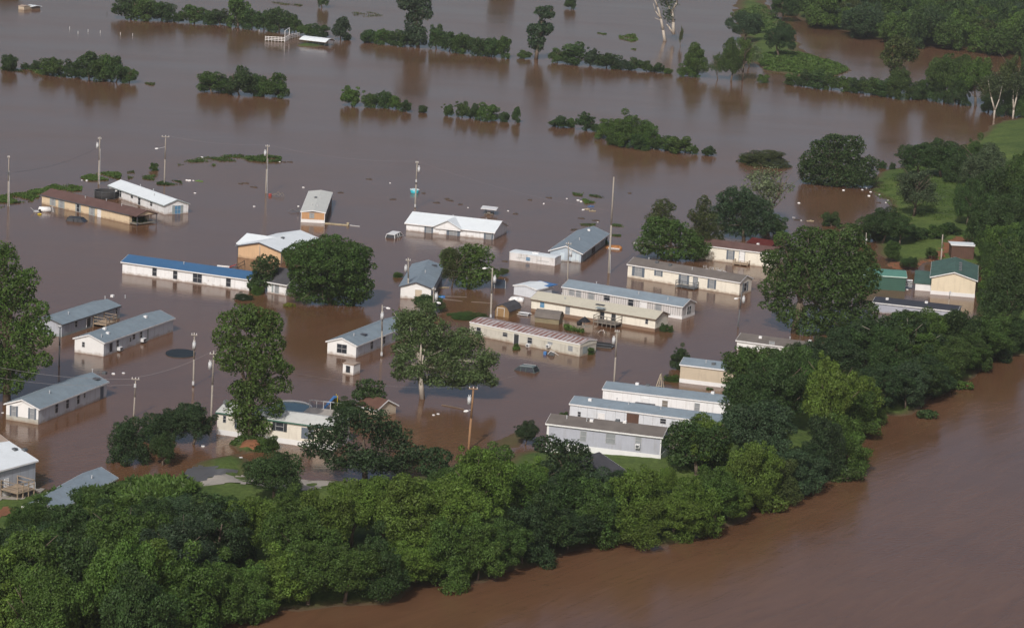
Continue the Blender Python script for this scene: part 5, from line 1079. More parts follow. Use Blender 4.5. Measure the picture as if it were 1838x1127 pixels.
def blobtree(b, blobs, tone, label, leaf=.17, dens=15, depth=.85, pr=1.0, trunk=None, asp=.6, core=.62, jit=.22, barkm=None, name='tree', group=None, seed=0, limbs=True, keep=1.0):
    """a tree whose crown masses are placed one by one: blobs = (x, y, rx, ry) as seen, given real width, height and depth here"""
    rng = np.random.default_rng(int(b[0]) + seed); P = G(*b); z = max(-.2, gz(P.x, P.y)); P = G(b[0], b[1], z); s = scl(*b)
    puffs = []; cs = []
    xm = sum(q[0] for q in blobs) / len(blobs)
    for (x, y, rx, ry) in blobs:
        cx = (x - b[0]) / s + (b[1] - y) / s * math.sin(ROLL) * -1; cz = (b[1] - y) / s / .985; rx /= s; rz = ry / s
        ry_ = (rx + rz) / 2 * depth; cy = rng.uniform(-.25, .25) * rx; cs.append((cx, cy, cz, rx, rz))
        r = pr * rng.uniform(.85, 1.1); n = max(5, int(keep * 1.5 * (rx * ry_ + rx * rz + ry_ * rz) / (r * r)))
        for _ in range(n):
            d = rng.normal(size=3); d /= np.linalg.norm(d); q = rng.uniform(.75, 1.0) if rng.random() > .2 else rng.uniform(.2, .7); rr = min(r * rng.uniform(.6, 1.25), rz * .9)
            puffs.append((cx + d[0] * max(.1, rx - rr) * q, cy + d[1] * max(.1, ry_ - rr) * q, max(rr * .45, cz + d[2] * max(.1, rz - rr) * q), rr))
    area = sum(p[3] ** 2 for p in puffs) * 4 * math.pi
    v, f = leaves(puffs, int(area * dens * .55 * (.17 / leaf) ** 2), leaf, rng, asp=asp, core=core, jit=jit)
    v = v[:]; e = empty(name, P, 0); c = bpy.data.objects.new('crown', npmesh('crown', v, f, LEAF)); COL.objects.link(c); c.parent = e
    col(c, tone, random.Random(int(b[0])), .04)
    mb = MB(); H = max(q[2] for q in cs) ; r0 = .035 * H + .08; r0 = trunk or r0
    top = Vector((cs[0][0] * .6, cs[0][1] * .5, H * .8)); mid = Vector((top.x * .35, 0, H * .3))
    mb.path([Vector((0, 0, -1)), Vector((0, 0, .1)), mid, top], [r0 * 1.3, r0 * 1.05, r0 * .75, r0 * .3], 9)
    if limbs:
        for q in cs:
            t = mid.lerp(top, rng.uniform(0, .4)); tgt = Vector(q[:3]); m1 = t.lerp(tgt, .5) + Vector((rng.uniform(-.3, .3), rng.uniform(-.3, .3), .3)); mb.path([t, m1, tgt], [r0 * .5, r0 * .33, r0 * .1], 6)
            for k in range(3):
                o = Vector((rng.uniform(-.7, .7) * q[3], rng.uniform(-.6, .6) * q[3], rng.uniform(-.2, .7) * q[4])); mb.path([m1, tgt + o], [r0 * .2, r0 * .05], 5)
    mb.build('trunk', barkm or BARK, e, True)
    TREES.append((e, b[0], label, 'tree', group)); return e

# --- far hedgerows standing in the flood
FAR = 'in the farthest flooded hedgerow'; g1 = 'trees of the farthest flooded hedgerow'
for b, w, t, k, c in [((234,36),52,-12,'mid1','dark'),((262,38),46,-8,'mid0','mid'),((290,39),42,0,'mid1','dark'),((320,42),19,21,'midt0','dark'),((348,43),42,6,'mid1','mid'),((376,46),22,20,'mid1','dark'),((396,47),32,17,'mid1','dark'),((427,52),42,-8,'midt1','mid'),((452,54),32,14,'mid0','dark'),((474,56),30,18,'midt0','dark'),((501,59),38,10,'mid1','dark'),((528,61),24,27,'midt0','mid'),((550,66),26,42,'mid1','mid'),((572,68),30,44,'mid1','dark'),
    ((664,78),30,52,'mid0','dark'),((689,81),28,50,'mid0','mid'),((708,83),22,56,'mid1','dark'),((728,86),28,55,'mid1','dark'),((783,90),28,43,'midt0','dark'),((806,94),34,55,'mid1','dark'),((830,97),34,57,'mid0','mid'),((858,101),32,65,'mid1','dark'),((882,104),28,66,'mid0','dark'),((903,106),26,66,'midt1','mid'),
    ((941,107),20,90,'mid1','mid'),((1000,114),26,86,'mid1','mid'),((1030,117),42,77,'mid1','dark'),((1060,120),27,85,'midt0','blue'),((1088,124),40,92,'mid1','dark'),((1120,127),26,106,'mid0','blue'),((1140,128),24,103,'mid1','dark'),((1160,130),21,108,'mid1','mid'),((1180,132),22,113,'mid1','dark'),((1199,134),14,123,'mid1','fresh')]:
    k = {'mid1': random.Random(b[0]).choice(['mid1', 'mid2', 'mid0'])}.get(k, k)
    z = 'beyond the open stock shelter' if b[0] > 420 and b[0] < 600 else ('near the far picture corner' if b[0] <= 420 else ('below the bare forked tree' if b[0] > 1050 else ('beside the tall two-lobed tree' if b[0] > 930 else 'beside the twin crowned tree')))
    tree(b, w * 1.3, t - 2, k, c, z, name='tree' if b[1] - t > 30 else 'shrub', group=g1)
tree((612,74), 40, 29, 'midt1', 'blue', '', group=g1, label='lone leaning blue green tree beside the stock shelter'); tree((626,74), 9, 63, 'mid1', 'dark', '', name='shrub', group=g1, label='tiny bush at the foot of the lone leaning tree')
blobtree((750,88), [(744,5,34,28),(762,22,20,18),(742,42,20,26),(748,66,26,22),(728,10,18,14)], 'blue', 'very tall twin crowned tree rising out of the far hedge', leaf=.28, dens=22, pr=1.3)
blobtree((962,108), [(977,22,22,16),(967,55,26,20),(962,78,20,20),(985,50,12,12)], 'blue', 'tall two-lobed dark tree standing free of the far hedge', leaf=.28, dens=22, pr=1.1)
tree((1025,18), 30, -10, 'midt0', 'dark', '', label='lone tree cut by the top of the picture, its reflection below it')
tree((578,16), 26, -30, 'midt0', 'dark', '', label='lone dark tree at the top edge above the stock shelter, trunk showing')
tree((905,-30), 60, -120, 'mid0', 'dark', '', label='large tree beyond the top edge whose reflection shows in the flood'); tree((8,-16), 60, -60, 'mid0', 'dark', '', label='dark tree beyond the top corner above the tan box shed')
# bare forked tree
P = G(1200, 74); e = empty('tree', P, 0); mb = MB(); s = scl(1200, 74)
def br(pts, rs): mb.path([Vector(((x - 1200) / s + (74 - y) / s * -.055, d, (74 - y) / s)) for x, y, d in pts], rs, 7)
br([(1194,78,-.2),(1190,55,0),(1186,35,0),(1180,15,.2),(1172,-5,.3),(1176,-25,.4)], [.5,.38,.3,.24,.16,.06]); br([(1209,62,.3),(1208,40,.3),(1206,20,.5),(1214,5,.4),(1216,-20,.3)], [.5,.42,.34,.26,.1]); br([(1206,26,.4),(1198,8,.2),(1192,-15,.1)], [.3,.2,.08]); br([(1208,60,.2),(1200,48,0),(1196,44,0)], [.3,.2,.1]); br([(1186,35,0),(1176,22,-.3),(1172,8,-.2)], [.2,.12,.05]); br([(1185,38,0),(1175,34,0)], [.12,.05])
mb.build('trunk', BARKL, e, True)
v, f = leaves([((x - 1200) / s, d, (74 - y) / s, r) for x, y, d, r in [(1196,25,0,1.6),(1198,8,.5,2),(1190,-5,0,2),(1203,-18,.3,2.2),(1185,5,.4,1.5),(1213,-10,.3,1.5),(1200,35,.2,1.2)]], 1100, .26, R8(5), core=.2, jit=.5)
c_ = bpy.data.objects.new('crown', npmesh('crown', v, f, LEAF)); COL.objects.link(c_); c_.parent = e; c_.color = (.045, .075, .03, 1)
TREES.append((e, 1200, 'half bare forked tree with pale trunks standing in the far water', 'tree', None))
tree((1221,86), 8, 46, 'airy0', 'olive', '', label='thin bare sapling stump beside the half bare forked tree')
# --- second row of hedge islands
g2 = 'trees of the nearer flooded hedge islands'
for b, w, t, k, c in [((17,129),30,96,'mid0','dark'),((44,126),16,113,'midt0','dark'),((65,128),20,109,'mid1','dark'),((95,137),44,100,'mid1','mid'),((128,140),30,109,'mid1','dark'),((160,146),50,94,'mid1','dark'),((186,148),36,95,'mid0','mid'),((208,150),38,98,'mid1','dark'),((232,151),26,119,'mid1','mid'),
    ((380,168),46,129,'mid1','mid'),((404,169),26,137,'mid1','dark'),((430,174),50,117,'mid1','dark'),((456,174),34,130,'mid1','dark'),((474,175),34,136,'mid0','mid'),((499,177),36,133,'mid1','mid'),
    ((631,192),40,152,'midt0','fresh'),((664,194),28,166,'mid1','mid'),((690,195),30,161,'mid0','dark'),((710,198),24,171,'mid1','fresh'),((729,203),22,181,'midt1','dark'),((759,204),16,189,'mid0','dark'),((804,210),20,187,'midt0','mid'),((830,213),28,181,'midt0','mid'),((850,215),24,186,'mid1','dark'),((873,218),38,186,'mid1','mid'),((905,220),19,200,'mid1','dark'),((925,222),16,193,'midt1','dark'),
    ((1003,230),36,207,'mid1','dark'),((1024,231),14,212,'mid0','mid'),((1052,236),32,200,'midt0','dark'),((1070,238),18,222,'mid1','dark'),
    ((1196,272),38,241,'mid0','mid'),((1221,277),40,245,'mid1','fresh'),((1246,279),14,261,'midt0','mid'),((1271,281),24,262,'mid1','dark')]:
    k = {'mid1': random.Random(b[0]).choice(['mid1', 'mid2', 'mid0'])}.get(k, k)
    x = b[0]; z = 'on the flooded hedge island near the picture edge' if x < 250 else 'on the hedge island beyond the lamp-arm pole' if x < 520 else 'on the hedge strip beyond the orange ended home' if x < 770 else 'on the hedge strip beyond the turquoise pool pole' if x < 940 else 'beside the big mound of the hedge island' if x < 1090 else 'trailing off the big hedge mound'
    tree(b, w * 1.2, t - 2, k, c, z, name='tree' if b[1] - t > 24 else 'shrub', group=g2)
for b, w, t, k, c in [((1093,252),54,208,'shrub0','fresh'),((1126,264),66,202,'shrub1','fresh'),((1160,268),50,216,'shrub2','mid'),((1108,262),40,228,'shrub1','mid'),((1145,269),44,236,'shrub0','dark')]:
    tree(b, w, t, k, c, 'in the big mound of the hedge islands', group=g2)
# --- upper right: isthmus trees, hedgerow and the far wood
z = 'on the green isthmus beyond the flood'; g3 = 'trees on the green isthmus'
for b, w, t, k, c in [((1247,140),52,76,'tall0','fresh'),((1236,139),40,110,'shrub1','fresh'),((1288,144),28,92,'airy0','mid'),((1312,147),38,68,'tall1','mid'),((1332,145),46,60,'airy1','fresh'),((1345,122),50,72,'airy0','pale'),((1335,76),60,14,'round0','blue'),((1350,60),40,30,'mid0','dark'),((1398,102),60,38,'round1','deep'),((1406,38),56,-14,'round2','dark'),((1369,150),24,133,'mid1','fresh')]:
    tree(b, w, t, k, c, z, group=g3)
z = 'under the far wood'; g4 = 'trees of the hedgerow under the far wood'
for b, w, t, k, c in [((1422,154),32,130,'mid1','mid'),((1443,157),32,126,'mid1','dark'),((1468,161),38,124,'mid1','dark'),((1492,163),34,128,'mid0','mid'),((1516,166),34,137,'mid1','fresh'),((1540,169),36,138,'mid1','dark'),((1563,172),36,135,'mid0','mid'),((1585,175),34,142,'mid1','dark'),((1612,178),54,120,'shrub0','mid'),((1657,178),40,140,'shrub2','mid'),((1640,180),34,150,'mid1','dark'),((1695,185),68,92,'round3','mid'),((1722,186),54,96,'tall2','mid'),((1752,192),66,96,'round0','fresh'),((1680,184),40,135,'shrub1','dark'),((1715,190),44,140,'shrub0','dark'),((1775,200),50,130,'airy1','olive'),((1775,203),36,165,'shrub1','dark'),((1812,207),54,90,'airy0','olive'),((1840,208),50,80,'tall1','dark'),((1805,210),40,160,'shrub2','dark'),((1835,212),34,165,'shrub0','mid')]:
    tree(b, w, t, k, c, z, group=g4)
blobtree((1612,174), [(1612,82,32,22),(1600,105,26,20),(1630,98,22,20),(1610,125,20,18),(1614,145,22,22)], 'olive', 'tall open two-tiered tree rising above the hedgerow under the far wood', leaf=.24, dens=16, pr=1.2)
for bx, by, lean_, lab in ((1784, 213, -2.2, 'pale trunked thin tree leaning at the water edge below the hedgerow'), (1818, 213, .8, 'second pale trunked thin tree standing on the lawn tip')):
    P = G(bx, by); e = empty('tree', P, 0); mb = MB(); mb.path([(0, 0, -.5), (0, 0, 2), (lean_ * .5, 0, 5), (lean_, 0, 9)], [.26, .22, .17, .07], 7); mb.path([(0, 0, 1.6), (-lean_ * .4, .3, 4.5), (-lean_ * .6, .2, 8)], [.16, .13, .05], 6)
    mb.build('trunk', BARKL, e, True); v, f = leaves([(lean_, 0, 8.5, 1.8), (-lean_ * .6, .3, 8, 1.6), (lean_ * .4, 0, 7, 1.5), (0, .2, 9.5, 1.5)], 1200, .22, R8(8 + bx), core=.2, jit=.5); c_ = bpy.data.objects.new('crown', npmesh('crown', v, f, LEAF)); COL.objects.link(c_); c_.parent = e; c_.color = (.06, .085, .035, 1)
    TREES.append((e, bx, lab, 'tree', None))
# far wood: reads as one mass of crowns
rndw = random.Random(5); wood = P2([(1398,-45),(1415,14),(1448,45),(1520,66),(1590,83),(1700,92),(1838,107),(1900,112),(1960,-60),(1700,-75)]); rw = R8(77)
WC = {}
y = wood[:, 1].min(); row = 0
while y < wood[:, 1].max():
    x = wood[:, 0].min() + (row % 2) * 4.0
    while x < wood[:, 0].max():
        jx, jy = x + rndw.uniform(-2.2, 2.2), y + rndw.uniform(-2.2, 2.2); x += 7.6
        if sdist(np.array([jx]), np.array([jy]), wood)[0] <= 0: continue
        px, py = proj((jx, jy, .5))
        if not (-60 < py and 1385 < px < 1890): continue
        h = rndw.uniform(6.5, 12) ; W_ = rndw.uniform(7, 11); t = rndw.choices(['dark', 'mid', 'fresh', 'olive', 'blue', 'deep'], [4, 4, 2.4, 1.4, 2, 1])[0]
        me = PROTO[rndw.choice(['mid0', 'mid1', 'mid2', 'midt0', 'midt1'])][0]; co = np.empty(len(me.vertices) * 3, np.float32); me.vertices.foreach_get('co', co); co = co.reshape(-1, 3) * [W_, W_, h]
        a = rndw.uniform(0, 6.28); ca, sa = math.cos(a), math.sin(a); co = np.stack([co[:, 0] * ca - co[:, 1] * sa + jx, co[:, 0] * sa + co[:, 1] * ca + jy, co[:, 2] + gz(jx, jy)], 1); k_ = 1 + rndw.uniform(-.15, .15)
        WC.setdefault('v', []).append(co); WC.setdefault('c', []).append(np.tile(np.array([*TONE[t], 1]) * k_, (len(co), 1)))
    y += 7.6; row += 1
V = np.concatenate(WC['v']); me = npmesh('far_wood', V, np.arange(len(V)).reshape(-1, 4), LEAF)
ca_ = me.color_attributes.new('tint', 'FLOAT_COLOR', 'POINT'); ca_.data.foreach_set('color', np.concatenate(WC['c']).astype(np.float32).ravel())
LT = LEAF.copy(); LT.name = 'foliage_mixed'; nt = LT.node_tree
an = nt.nodes.new('ShaderNodeVertexColor'); an.layer_name = 'tint'; oi = next(n for n in nt.nodes if n.type == 'OBJECT_INFO'); tgt = [l.to_socket for l in nt.links if l.from_node == oi]
for t_ in tgt: nt.links.new(an.outputs[0], t_)
me.materials.clear(); me.materials.append(LT); o = bpy.data.objects.new('far_wood', me); COL.objects.link(o); tag(o, 'unbroken far wood beyond the flooded channel', kind='stuff')
# --- right side clumps
g5 = 'trees around the lawn at the picture edge'
tree((1373,296), 92, 268, 'shrub2', 'olive', '', name='shrub', label='low light olive mound of brush with a blue barrel at its tip')
tree((1350,294), 44, 276, 'shrub0', 'fresh', '', name='shrub', label='low fresh green brush forming the near end of the olive mound')
blobtree((1503,336), [(1500,277,52,34),(1462,300,42,32),(1542,300,44,32),(1500,308,76,30),(1480,322,50,18),(1530,318,50,20),(1503,324,72,14),(1470,270,26,22),(1528,262,30,24),(1498,254,26,16)], 'dark', 'big dark rounded mound tree standing at the lawn shore', leaf=.2, dens=13, pr=1.15)
tree((1584,304), 18, 289, 'mid1', 'dark', '', name='shrub', label='tiny bush in the gap next to the big dark mound tree'); tree((1601,305), 13, 292, 'mid1', 'dark', '', name='shrub', label='tiniest bush alone in the gap before the lawn trees')
for b, w, t, k, c, l in [((1650,318),78,250,'round0','dark','dark tree at the lawn shore behind the grey leaved tree'),((1690,318),78,243,'round2','dark','dark broad tree beside the lawn shore with a round top'),((1745,320),56,250,'shrub1','mid','mid green bushy tree between the lawn slope and grey trees'),((1722,330),60,272,'shrub0','dark','dark undergrowth tree below the lawn slope'),
    ((1640,388),86,293,'airy0','grey','grey leaved open tree on the lawn, the first beside the shore'),((1642,386),70,303,'airy1','grey','second grey leaved tree grown into the open one on the lawn'),((1768,370),96,258,'spread0','grey','large grey green spreading tree at the lawn edge'),((1775,352),84,262,'airy1','grey','open grey tree mingled with the large spreading one'),((1830,335),60,278,'round3','dark','dark tree against the picture edge level with the lawn'),((1735,405),62,320,'tall1','dark','tall dark tree at the near end of the lawn'),
    ((1585,436),80,368,'round1','dark','dark round tree behind the big sycamore at the water edge'),((1615,440),64,384,'spread1','dark','dark spreading tree just beyond the big sycamore'),((1560,432),50,385,'shrub2','mid','mid green bush between the sycamore and the bay'),((1493,408),38,379,'mid1','dark','small dark bush peeping above the big sycamore'),((1631,486),34,457,'round2','dark','small dark tree on the far lawn by the carport'),((1600,470),40,430,'tall0','mid','slim tree between the carport and the sycamore'),((1672,462),24,444,'mid1','mid','small bush on the far lawn by the plain pole'),
    ((1680,425),40,402,'mid1','mid','low bush at the back of the far lawn'),((1705,420),44,398,'mid1','dark','low dark bush beside the tall dark tree'),((1650,428),40,404,'mid0','dark','low dark thicket tree behind the far lawn')]:
    tree(b, w, t, k, c, '', group=g5, label=l)
rl = random.Random(11)
for b, w, t, k, c in [((1800,450),90,345,'round0','dark'),((1838,440),90,320,'round2','dark'),((1765,440),66,345,'shrub1','dark'),((1790,480),80,400,'round3','mid'),((1840,490),90,390,'round1','dark'),((1775,500),50,430,'shrub0','mid'),((1815,400),80,290,'round1','mid'),((1770,400),70,300,'shrub2','dark'),((1835,380),70,268,'tall0','mid'),((1800,520),70,440,'round0','mid'),((1840,540),80,450,'shrub2','fresh'),((1780,555),56,480,'shrub1','fresh')]:
    tree(b, w, t, k, c, 'behind the green roofed house', group=g5)
# --- hero trees around the homes
blobtree((592,550), [(590,470,84,52),(548,472,44,42),(638,472,44,45),(600,520,72,30),(540,512,38,34),(642,512,38,32),(596,440,54,24),(519,458,14,13),(560,532,40,16),(620,536,42,16)], 'mid', 'big dense round tree standing in the flood in the middle of the homes', leaf=.15, dens=17, pr=.95, core=.68)
blobtree((520,552), [(520,548,14,6)], 'yellow', 'small yellow-green sprig at the foot of the big round tree', leaf=.12, dens=20, pr=.3, trunk=.03)
blobtree((473,526), [(478,478,30,24),(470,500,30,24),(490,470,16,16),(455,512,14,12),(463,525,14,9)], 'dark', 'dark bushy tree between the blue roofed home and the big round tree', leaf=.15, dens=14, pr=.7)
tree((436,540), 32, 524, 'shrub1', 'deep', '', name='shrub', label='low very dark bush in the water near the blue roofed home')
tree((460,530), 26, 510, 'shrub0', 'fresh', '', name='shrub', label='fresh green bush at the corner of the blue roofed home')
blobtree((840,520), [(850,463,40,30),(830,488,40,26),(862,490,28,26),(806,468,20,26),(884,488,15,14),(840,508,30,12)], 'fresh', 'pale leaved round tree beside the slate roofed workshop', leaf=.17, dens=13, pr=.75)
tree((810,520), 46, 436, 'airy1', 'olive', '', label='thin olive tree grown into the pale leaved round tree')
blobtree((1425,600), [(1462,440,66,42),(1505,430,52,34),(1418,478,58,40),(1482,500,82,54),(1535,480,48,62),(1398,518,42,32),(1392,545,34,28),(1436,566,56,26),(1500,560,56,32),(1380,462,22,20),(1440,418,30,18),(1555,500,26,30),(1450,588,34,18),(1505,588,52,26),(1550,560,36,34),(1400,430,20,16),(1520,408,26,16)], 'mid', 'huge sycamore with a billowing crown at the near end of the cream homes', leaf=.17, dens=13, pr=1.0, trunk=.5, core=.66)
blobtree((758,718), [(735,590,40,38),(778,592,40,36),(768,555,22,24),(832,612,44,34),(872,638,30,28),(800,655,60,32),(728,635,30,30),(745,668,28,18),(850,668,42,22),(790,625,44,34),(715,655,18,16),(820,685,30,12),(720,672,22,14),(785,684,40,12),(880,675,18,16),(725,575,26,22)], 'sage', 'open crowned green tree with its thick pale trunk standing in the water', leaf=.15, dens=12, pr=.7, core=.35, jit=.4, barkm=BARKL, trunk=.36)
tree((768,560), 62, 528, 'round1', 'dark', '', label='dark treetop showing behind the open crowned green tree', hm=2.6)
blobtree((449,788), [(446,574,50,32),(484,580,36,32),(412,604,30,26),(496,610,24,26),(426,642,44,36),(478,650,48,36),(502,688,30,20),(462,700,56,30),(440,735,38,28),(455,765,38,24),(492,728,30,24),(460,615,50,30),(410,575,20,16),(512,660,20,16)], 'fresh', 'tall narrow many-tiered tree in front of the green pool and cream home', leaf=.15, dens=12, pr=.75, trunk=.3)
blobtree((12,728), [(18,460,36,32),(48,500,40,34),(20,530,55,45),(66,558,38,32),(46,600,56,42),(28,650,60,40),(12,688,42,24),(84,600,22,24),(80,640,24,20),(-30,600,60,110),(-10,480,40,50)], 'fresh', 'huge leafy tree filling the picture edge beside the grey homes', leaf=.16, dens=12, pr=.9, trunk=.5)
blobtree((655,862), [(650,752,66,30),(598,785,60,32),(700,782,52,32),(648,818,86,28),(742,812,44,28),(560,812,30,22),(690,835,60,20)], 'deep', 'very dark wide spreading tree by the driveway', leaf=.16, dens=10, pr=.8, core=.45, jit=.3)
blobtree((785,870), [(785,820,30,24),(790,845,28,24),(770,838,24,20)], 'deep', 'very dark narrow tree beside the wide spreading one', leaf=.16, dens=14, pr=.7)
blobtree((665,740), [(665,690,30,14),(655,708,28,16),(678,708,22,16)], 'dark', 'small dark tree above the red brown roofed shed', leaf=.15, dens=13, pr=.6)
for b, w, t, k, c, l in [((605,735),34,712,'shrub0','dark','low dark bush by the pool deck'),((625,750),60,712,'shrub1','dark','dark bush between the pool deck and the shed'),((230,832),74,747,'shrub2','deep','very dark rounded tree, the first of the cluster by the muddy shore'),((292,838),54,768,'round3','dark','dark ball shaped small tree in front of its cluster'),((275,795),60,738,'shrub0','deep','very dark low tree in the middle of the muddy shore cluster'),((312,795),72,726,'round0','deep','very dark round tree behind the ball shaped one'),((346,800),72,710,'round2','deep','very dark tree with bare stems farthest along the cluster'),
    ((943,799),44,752,'round1','deep','dark ball shaped tree near the brown pole'),((1222,664),42,621,'shrub1','dark','dark bush standing in the water by the beige home'),((1207,686),30,670,'shrub0','fresh','low pale bush in the water at the beige home corner'),((488,804),30,780,'shrub2','mid','small round bush at the cream home skirting'),((492,896),118,800,'round3','dark','large dark round tree beside the gravel driveway'),((275,308),20,292,'mid1','mid','lone small bush in open water between two poles'),((251,403),30,386,'mid1','mid','green bush at the porch of the tan home'),((714,500),18,486,'mid0','mid','small bush by the workshop gate'),((1084,440),16,425,'mid1','dark','dark creeper bush at the corner of the storage building'),((832,572),60,562,'shrub1','mid','low green brush behind the rusty roofed home'),((860,575),44,560,'shrub0','mid','low green brush at the foot of the meter pole'),((1057,637),22,620,'mid1','mid','bush at the end wall of the rusty roofed home'),((927,626),14,617,'mid1','fresh','small bush at the dark door of the rusty roofed home'),((1190,597),18,580,'mid1','dark','bush at the end wall of the cream home'),((1109,583),14,573,'mid0','fresh','potted bush on the deck of the cream home'),((1204,598),14,584,'mid1','mid','weedy bush by the cream home corner in the water'),((1013,752),20,738,'mid1','mid','bush at the corner of the middle bank-side home'),((902,497),30,478,'airy0','olive','wispy bush behind the mesh kennel'),((600,480),16,470,'mid1','dark','dark hidden sprig behind the big round tree')]:
    if 'hidden' in l: continue
    tree(b, w, t, k, c, '', name='tree' if 'tree' in l or 'fir' in l else 'shrub', label=l)
blobtree((1228,739), [(1228,723,3,4),(1228,729,6,4),(1228,735,9,4)], 'mid', 'small conical fir between the two white homes of the row', leaf=.09, dens=26, pr=.28, trunk=.05, limbs=False)
blobtree((1205,470), [(1200,420,56,28),(1165,442,36,20),(1245,440,38,26),(1212,455,58,15),(1180,405,24,20)], 'mid', 'broad green tree behind the taupe roofed cream home', leaf=.17, dens=14, pr=.8)
blobtree((1190,440), [(1190,374,25,20),(1186,395,32,20)], 'olive', 'olive yellow crowned tree rising behind the broad green one', leaf=.15, dens=18, pr=.6, asp=.35)
blobtree((1264,462), [(1262,370,16,22),(1262,392,30,20),(1266,415,38,22),(1240,388,8,14),(1262,440,40,18),(1285,435,24,18)], 'olive', 'dark olive pine between the broad green tree and the willow', leaf=.17, dens=26, pr=.6, asp=.25)
blobtree((1335,434), [(1325,362,46,32),(1350,382,46,38),(1302,388,34,30),(1335,412,50,18),(1375,400,22,24)], 'blue', 'dark willow with silvery drooping leaves behind the cream homes', leaf=.25, dens=34, pr=.8, asp=.22, core=.55)
tree((1376,405), 108, 280, 'sparse0', 'pale', '', label='thin grey tree with see-through crown beside the willow'); tree((1388,420), 46, 380, 'shrub1', 'dark', '', label='dark low growth at the foot of the willow')
blobtree((1025,885), [(985,802,32,22),(1020,815,46,30),(1050,838,26,34),(1000,848,46,24)], 'deep', 'dark tree with silvery speckled leaves in front of the lilac grey home', leaf=.16, dens=13, pr=.75)
blobtree((1640,665), [(1620,585,52,26),(1560,600,50,28),(1600,630,70,30),(1660,615,44,30),(1650,650,54,28),(1540,625,36,20),(1690,640,30,26)], 'deep', 'large very dark tree arching over the bank below the navy roofed home', leaf=.17, dens=10, pr=.9, barkm=BARKL, core=.5)
blobtree((1332,738), [(1325,648,36,32),(1350,640,30,26),(1318,685,30,34),(1350,690,44,38),(1320,712,26,22)], 'mid', 'full green tree closing off the right ends of the beige home and the bank-side row', leaf=.16, dens=14, pr=.8)
blobtree((1250,852), [(1240,778,48,28),(1212,796,26,20),(1282,785,34,30),(1255,808,50,26),(1222,822,28,20)], 'dark', 'dark green tree standing against the right ends of the lilac grey and middle bank-side homes', leaf=.16, dens=14, pr=.8)
# --- the river wood
SIL = [(-80,930),(0,945),(24,935),(36,902),(60,892),(85,893),(110,893),(130,905),(165,899),(200,893),(216,880),(230,852),(240,850),(330,848),(345,886),(430,890),(470,888),(560,872),(600,852),(700,862),(770,850),(800,806),(850,800),(880,802),(930,800),(970,812),(1000,845),(1075,850),(1085,840),(1165,842),(1190,800),(1205,752),(1286,746),(1296,660),(1306,632),(1320,614),(1350,622),(1400,624),(1440,606),(1480,590),(1570,560),(1640,548),(1715,562),(1750,540),(1757,480),(1775,400),(1800,340),(1838,320),(1950,320)]
def sil(x):
    for (a, b), (c, d) in zip(SIL, SIL[1:]):
        if a <= x <= c: return b + (d - b) * (x - a) / (c - a)
    return 900
BANK = P2([(p[0], p[1]) for p in RIVER[1:-1]])
def edgey(x):
    for (a, b), (c, d) in zip(RIVER, RIVER[1:]):
        if a <= x <= c or c <= x <= a: return b + (d - b) * (x - a) / (c - a + 1e-6)
    return 1150 if x < 400 else 640
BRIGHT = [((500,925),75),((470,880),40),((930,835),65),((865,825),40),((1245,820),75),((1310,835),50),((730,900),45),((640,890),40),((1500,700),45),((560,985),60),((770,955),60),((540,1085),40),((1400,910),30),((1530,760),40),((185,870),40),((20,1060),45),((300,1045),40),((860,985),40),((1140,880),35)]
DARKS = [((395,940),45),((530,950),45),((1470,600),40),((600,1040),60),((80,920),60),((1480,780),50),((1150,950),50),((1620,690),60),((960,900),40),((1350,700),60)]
def lm(x, y):
    if x < 250: return 'below the slate roofed home'
    if x < 430: return 'below the wet driveway bend'
    if x < 600: return 'below the gravel driveway'
    if x < 800: return 'below the wide spreading tree'
    if x < 980: return 'below the brown transformer pole'
    if x < 1200: return 'below the lilac grey home'
    if x < 1330: return 'below the bank-side row of homes'
    if x < 1560: return 'below the huge sycamore'
    if x < 1760: return 'below the navy roofed home'
    return 'beside the green roofed house'
g6 = 'trees of the river wood'
rb = random.Random(21); placed = []
def belt(px, py, hmin, hmax, wf, keys, rank):
    global placed
    P = G(px, py); s = scl(px, py)
    t = None
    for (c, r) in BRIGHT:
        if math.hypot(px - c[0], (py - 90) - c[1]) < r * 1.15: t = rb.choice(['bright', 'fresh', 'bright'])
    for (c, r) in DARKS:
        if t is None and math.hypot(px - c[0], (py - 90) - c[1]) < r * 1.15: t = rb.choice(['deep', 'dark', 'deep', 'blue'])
    if t is None: t = rb.choices(['dark', 'mid', 'fresh', 'deep', 'blue', 'olive'], [4, 4, 2.6, 1.6, 1.2, .8])[0]
    h = rb.uniform(hmin, hmax); W_ = rb.uniform(*wf)
    lim = min(py - sil(px + q * W_ * s) for q in ((-.5, -.4, -.25, 0, .2, .35) if px < 340 else (-.3, -.15, 0, .15, .3))) / s / .97
    if lim < 2.8: return
    if h > lim: h = lim * rb.uniform(.92, 1.0); W_ = min(W_, h * 1.15)
    k = rb.choice(keys); form = {'round': 'round', 'tall': 'upright', 'spread': 'spreading', 'shrub': 'bushy', 'airy': 'open'}[k.rstrip('0123456789')]
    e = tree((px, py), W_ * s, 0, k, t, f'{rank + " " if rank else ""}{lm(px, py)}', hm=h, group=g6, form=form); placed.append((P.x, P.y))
# front rank along the bank
acc = 0; pts = [(x, edgey(x)) for x in range(-60, 1900, 4)]
last = None
for x, y in [(x, edgey(x)) for x in range(396, 1860, 2)]:
    P = G(x, y)
    if last is None or (P - last).length > 3.9 + rb.uniform(-.8, .8):
        last = P; belt(x - 6, y - rb.uniform(3, 14), 4.0, 7.0, (5.2, 7.4), ['shrub0', 'shrub1', 'shrub2', 'round0'], 'on the bank')
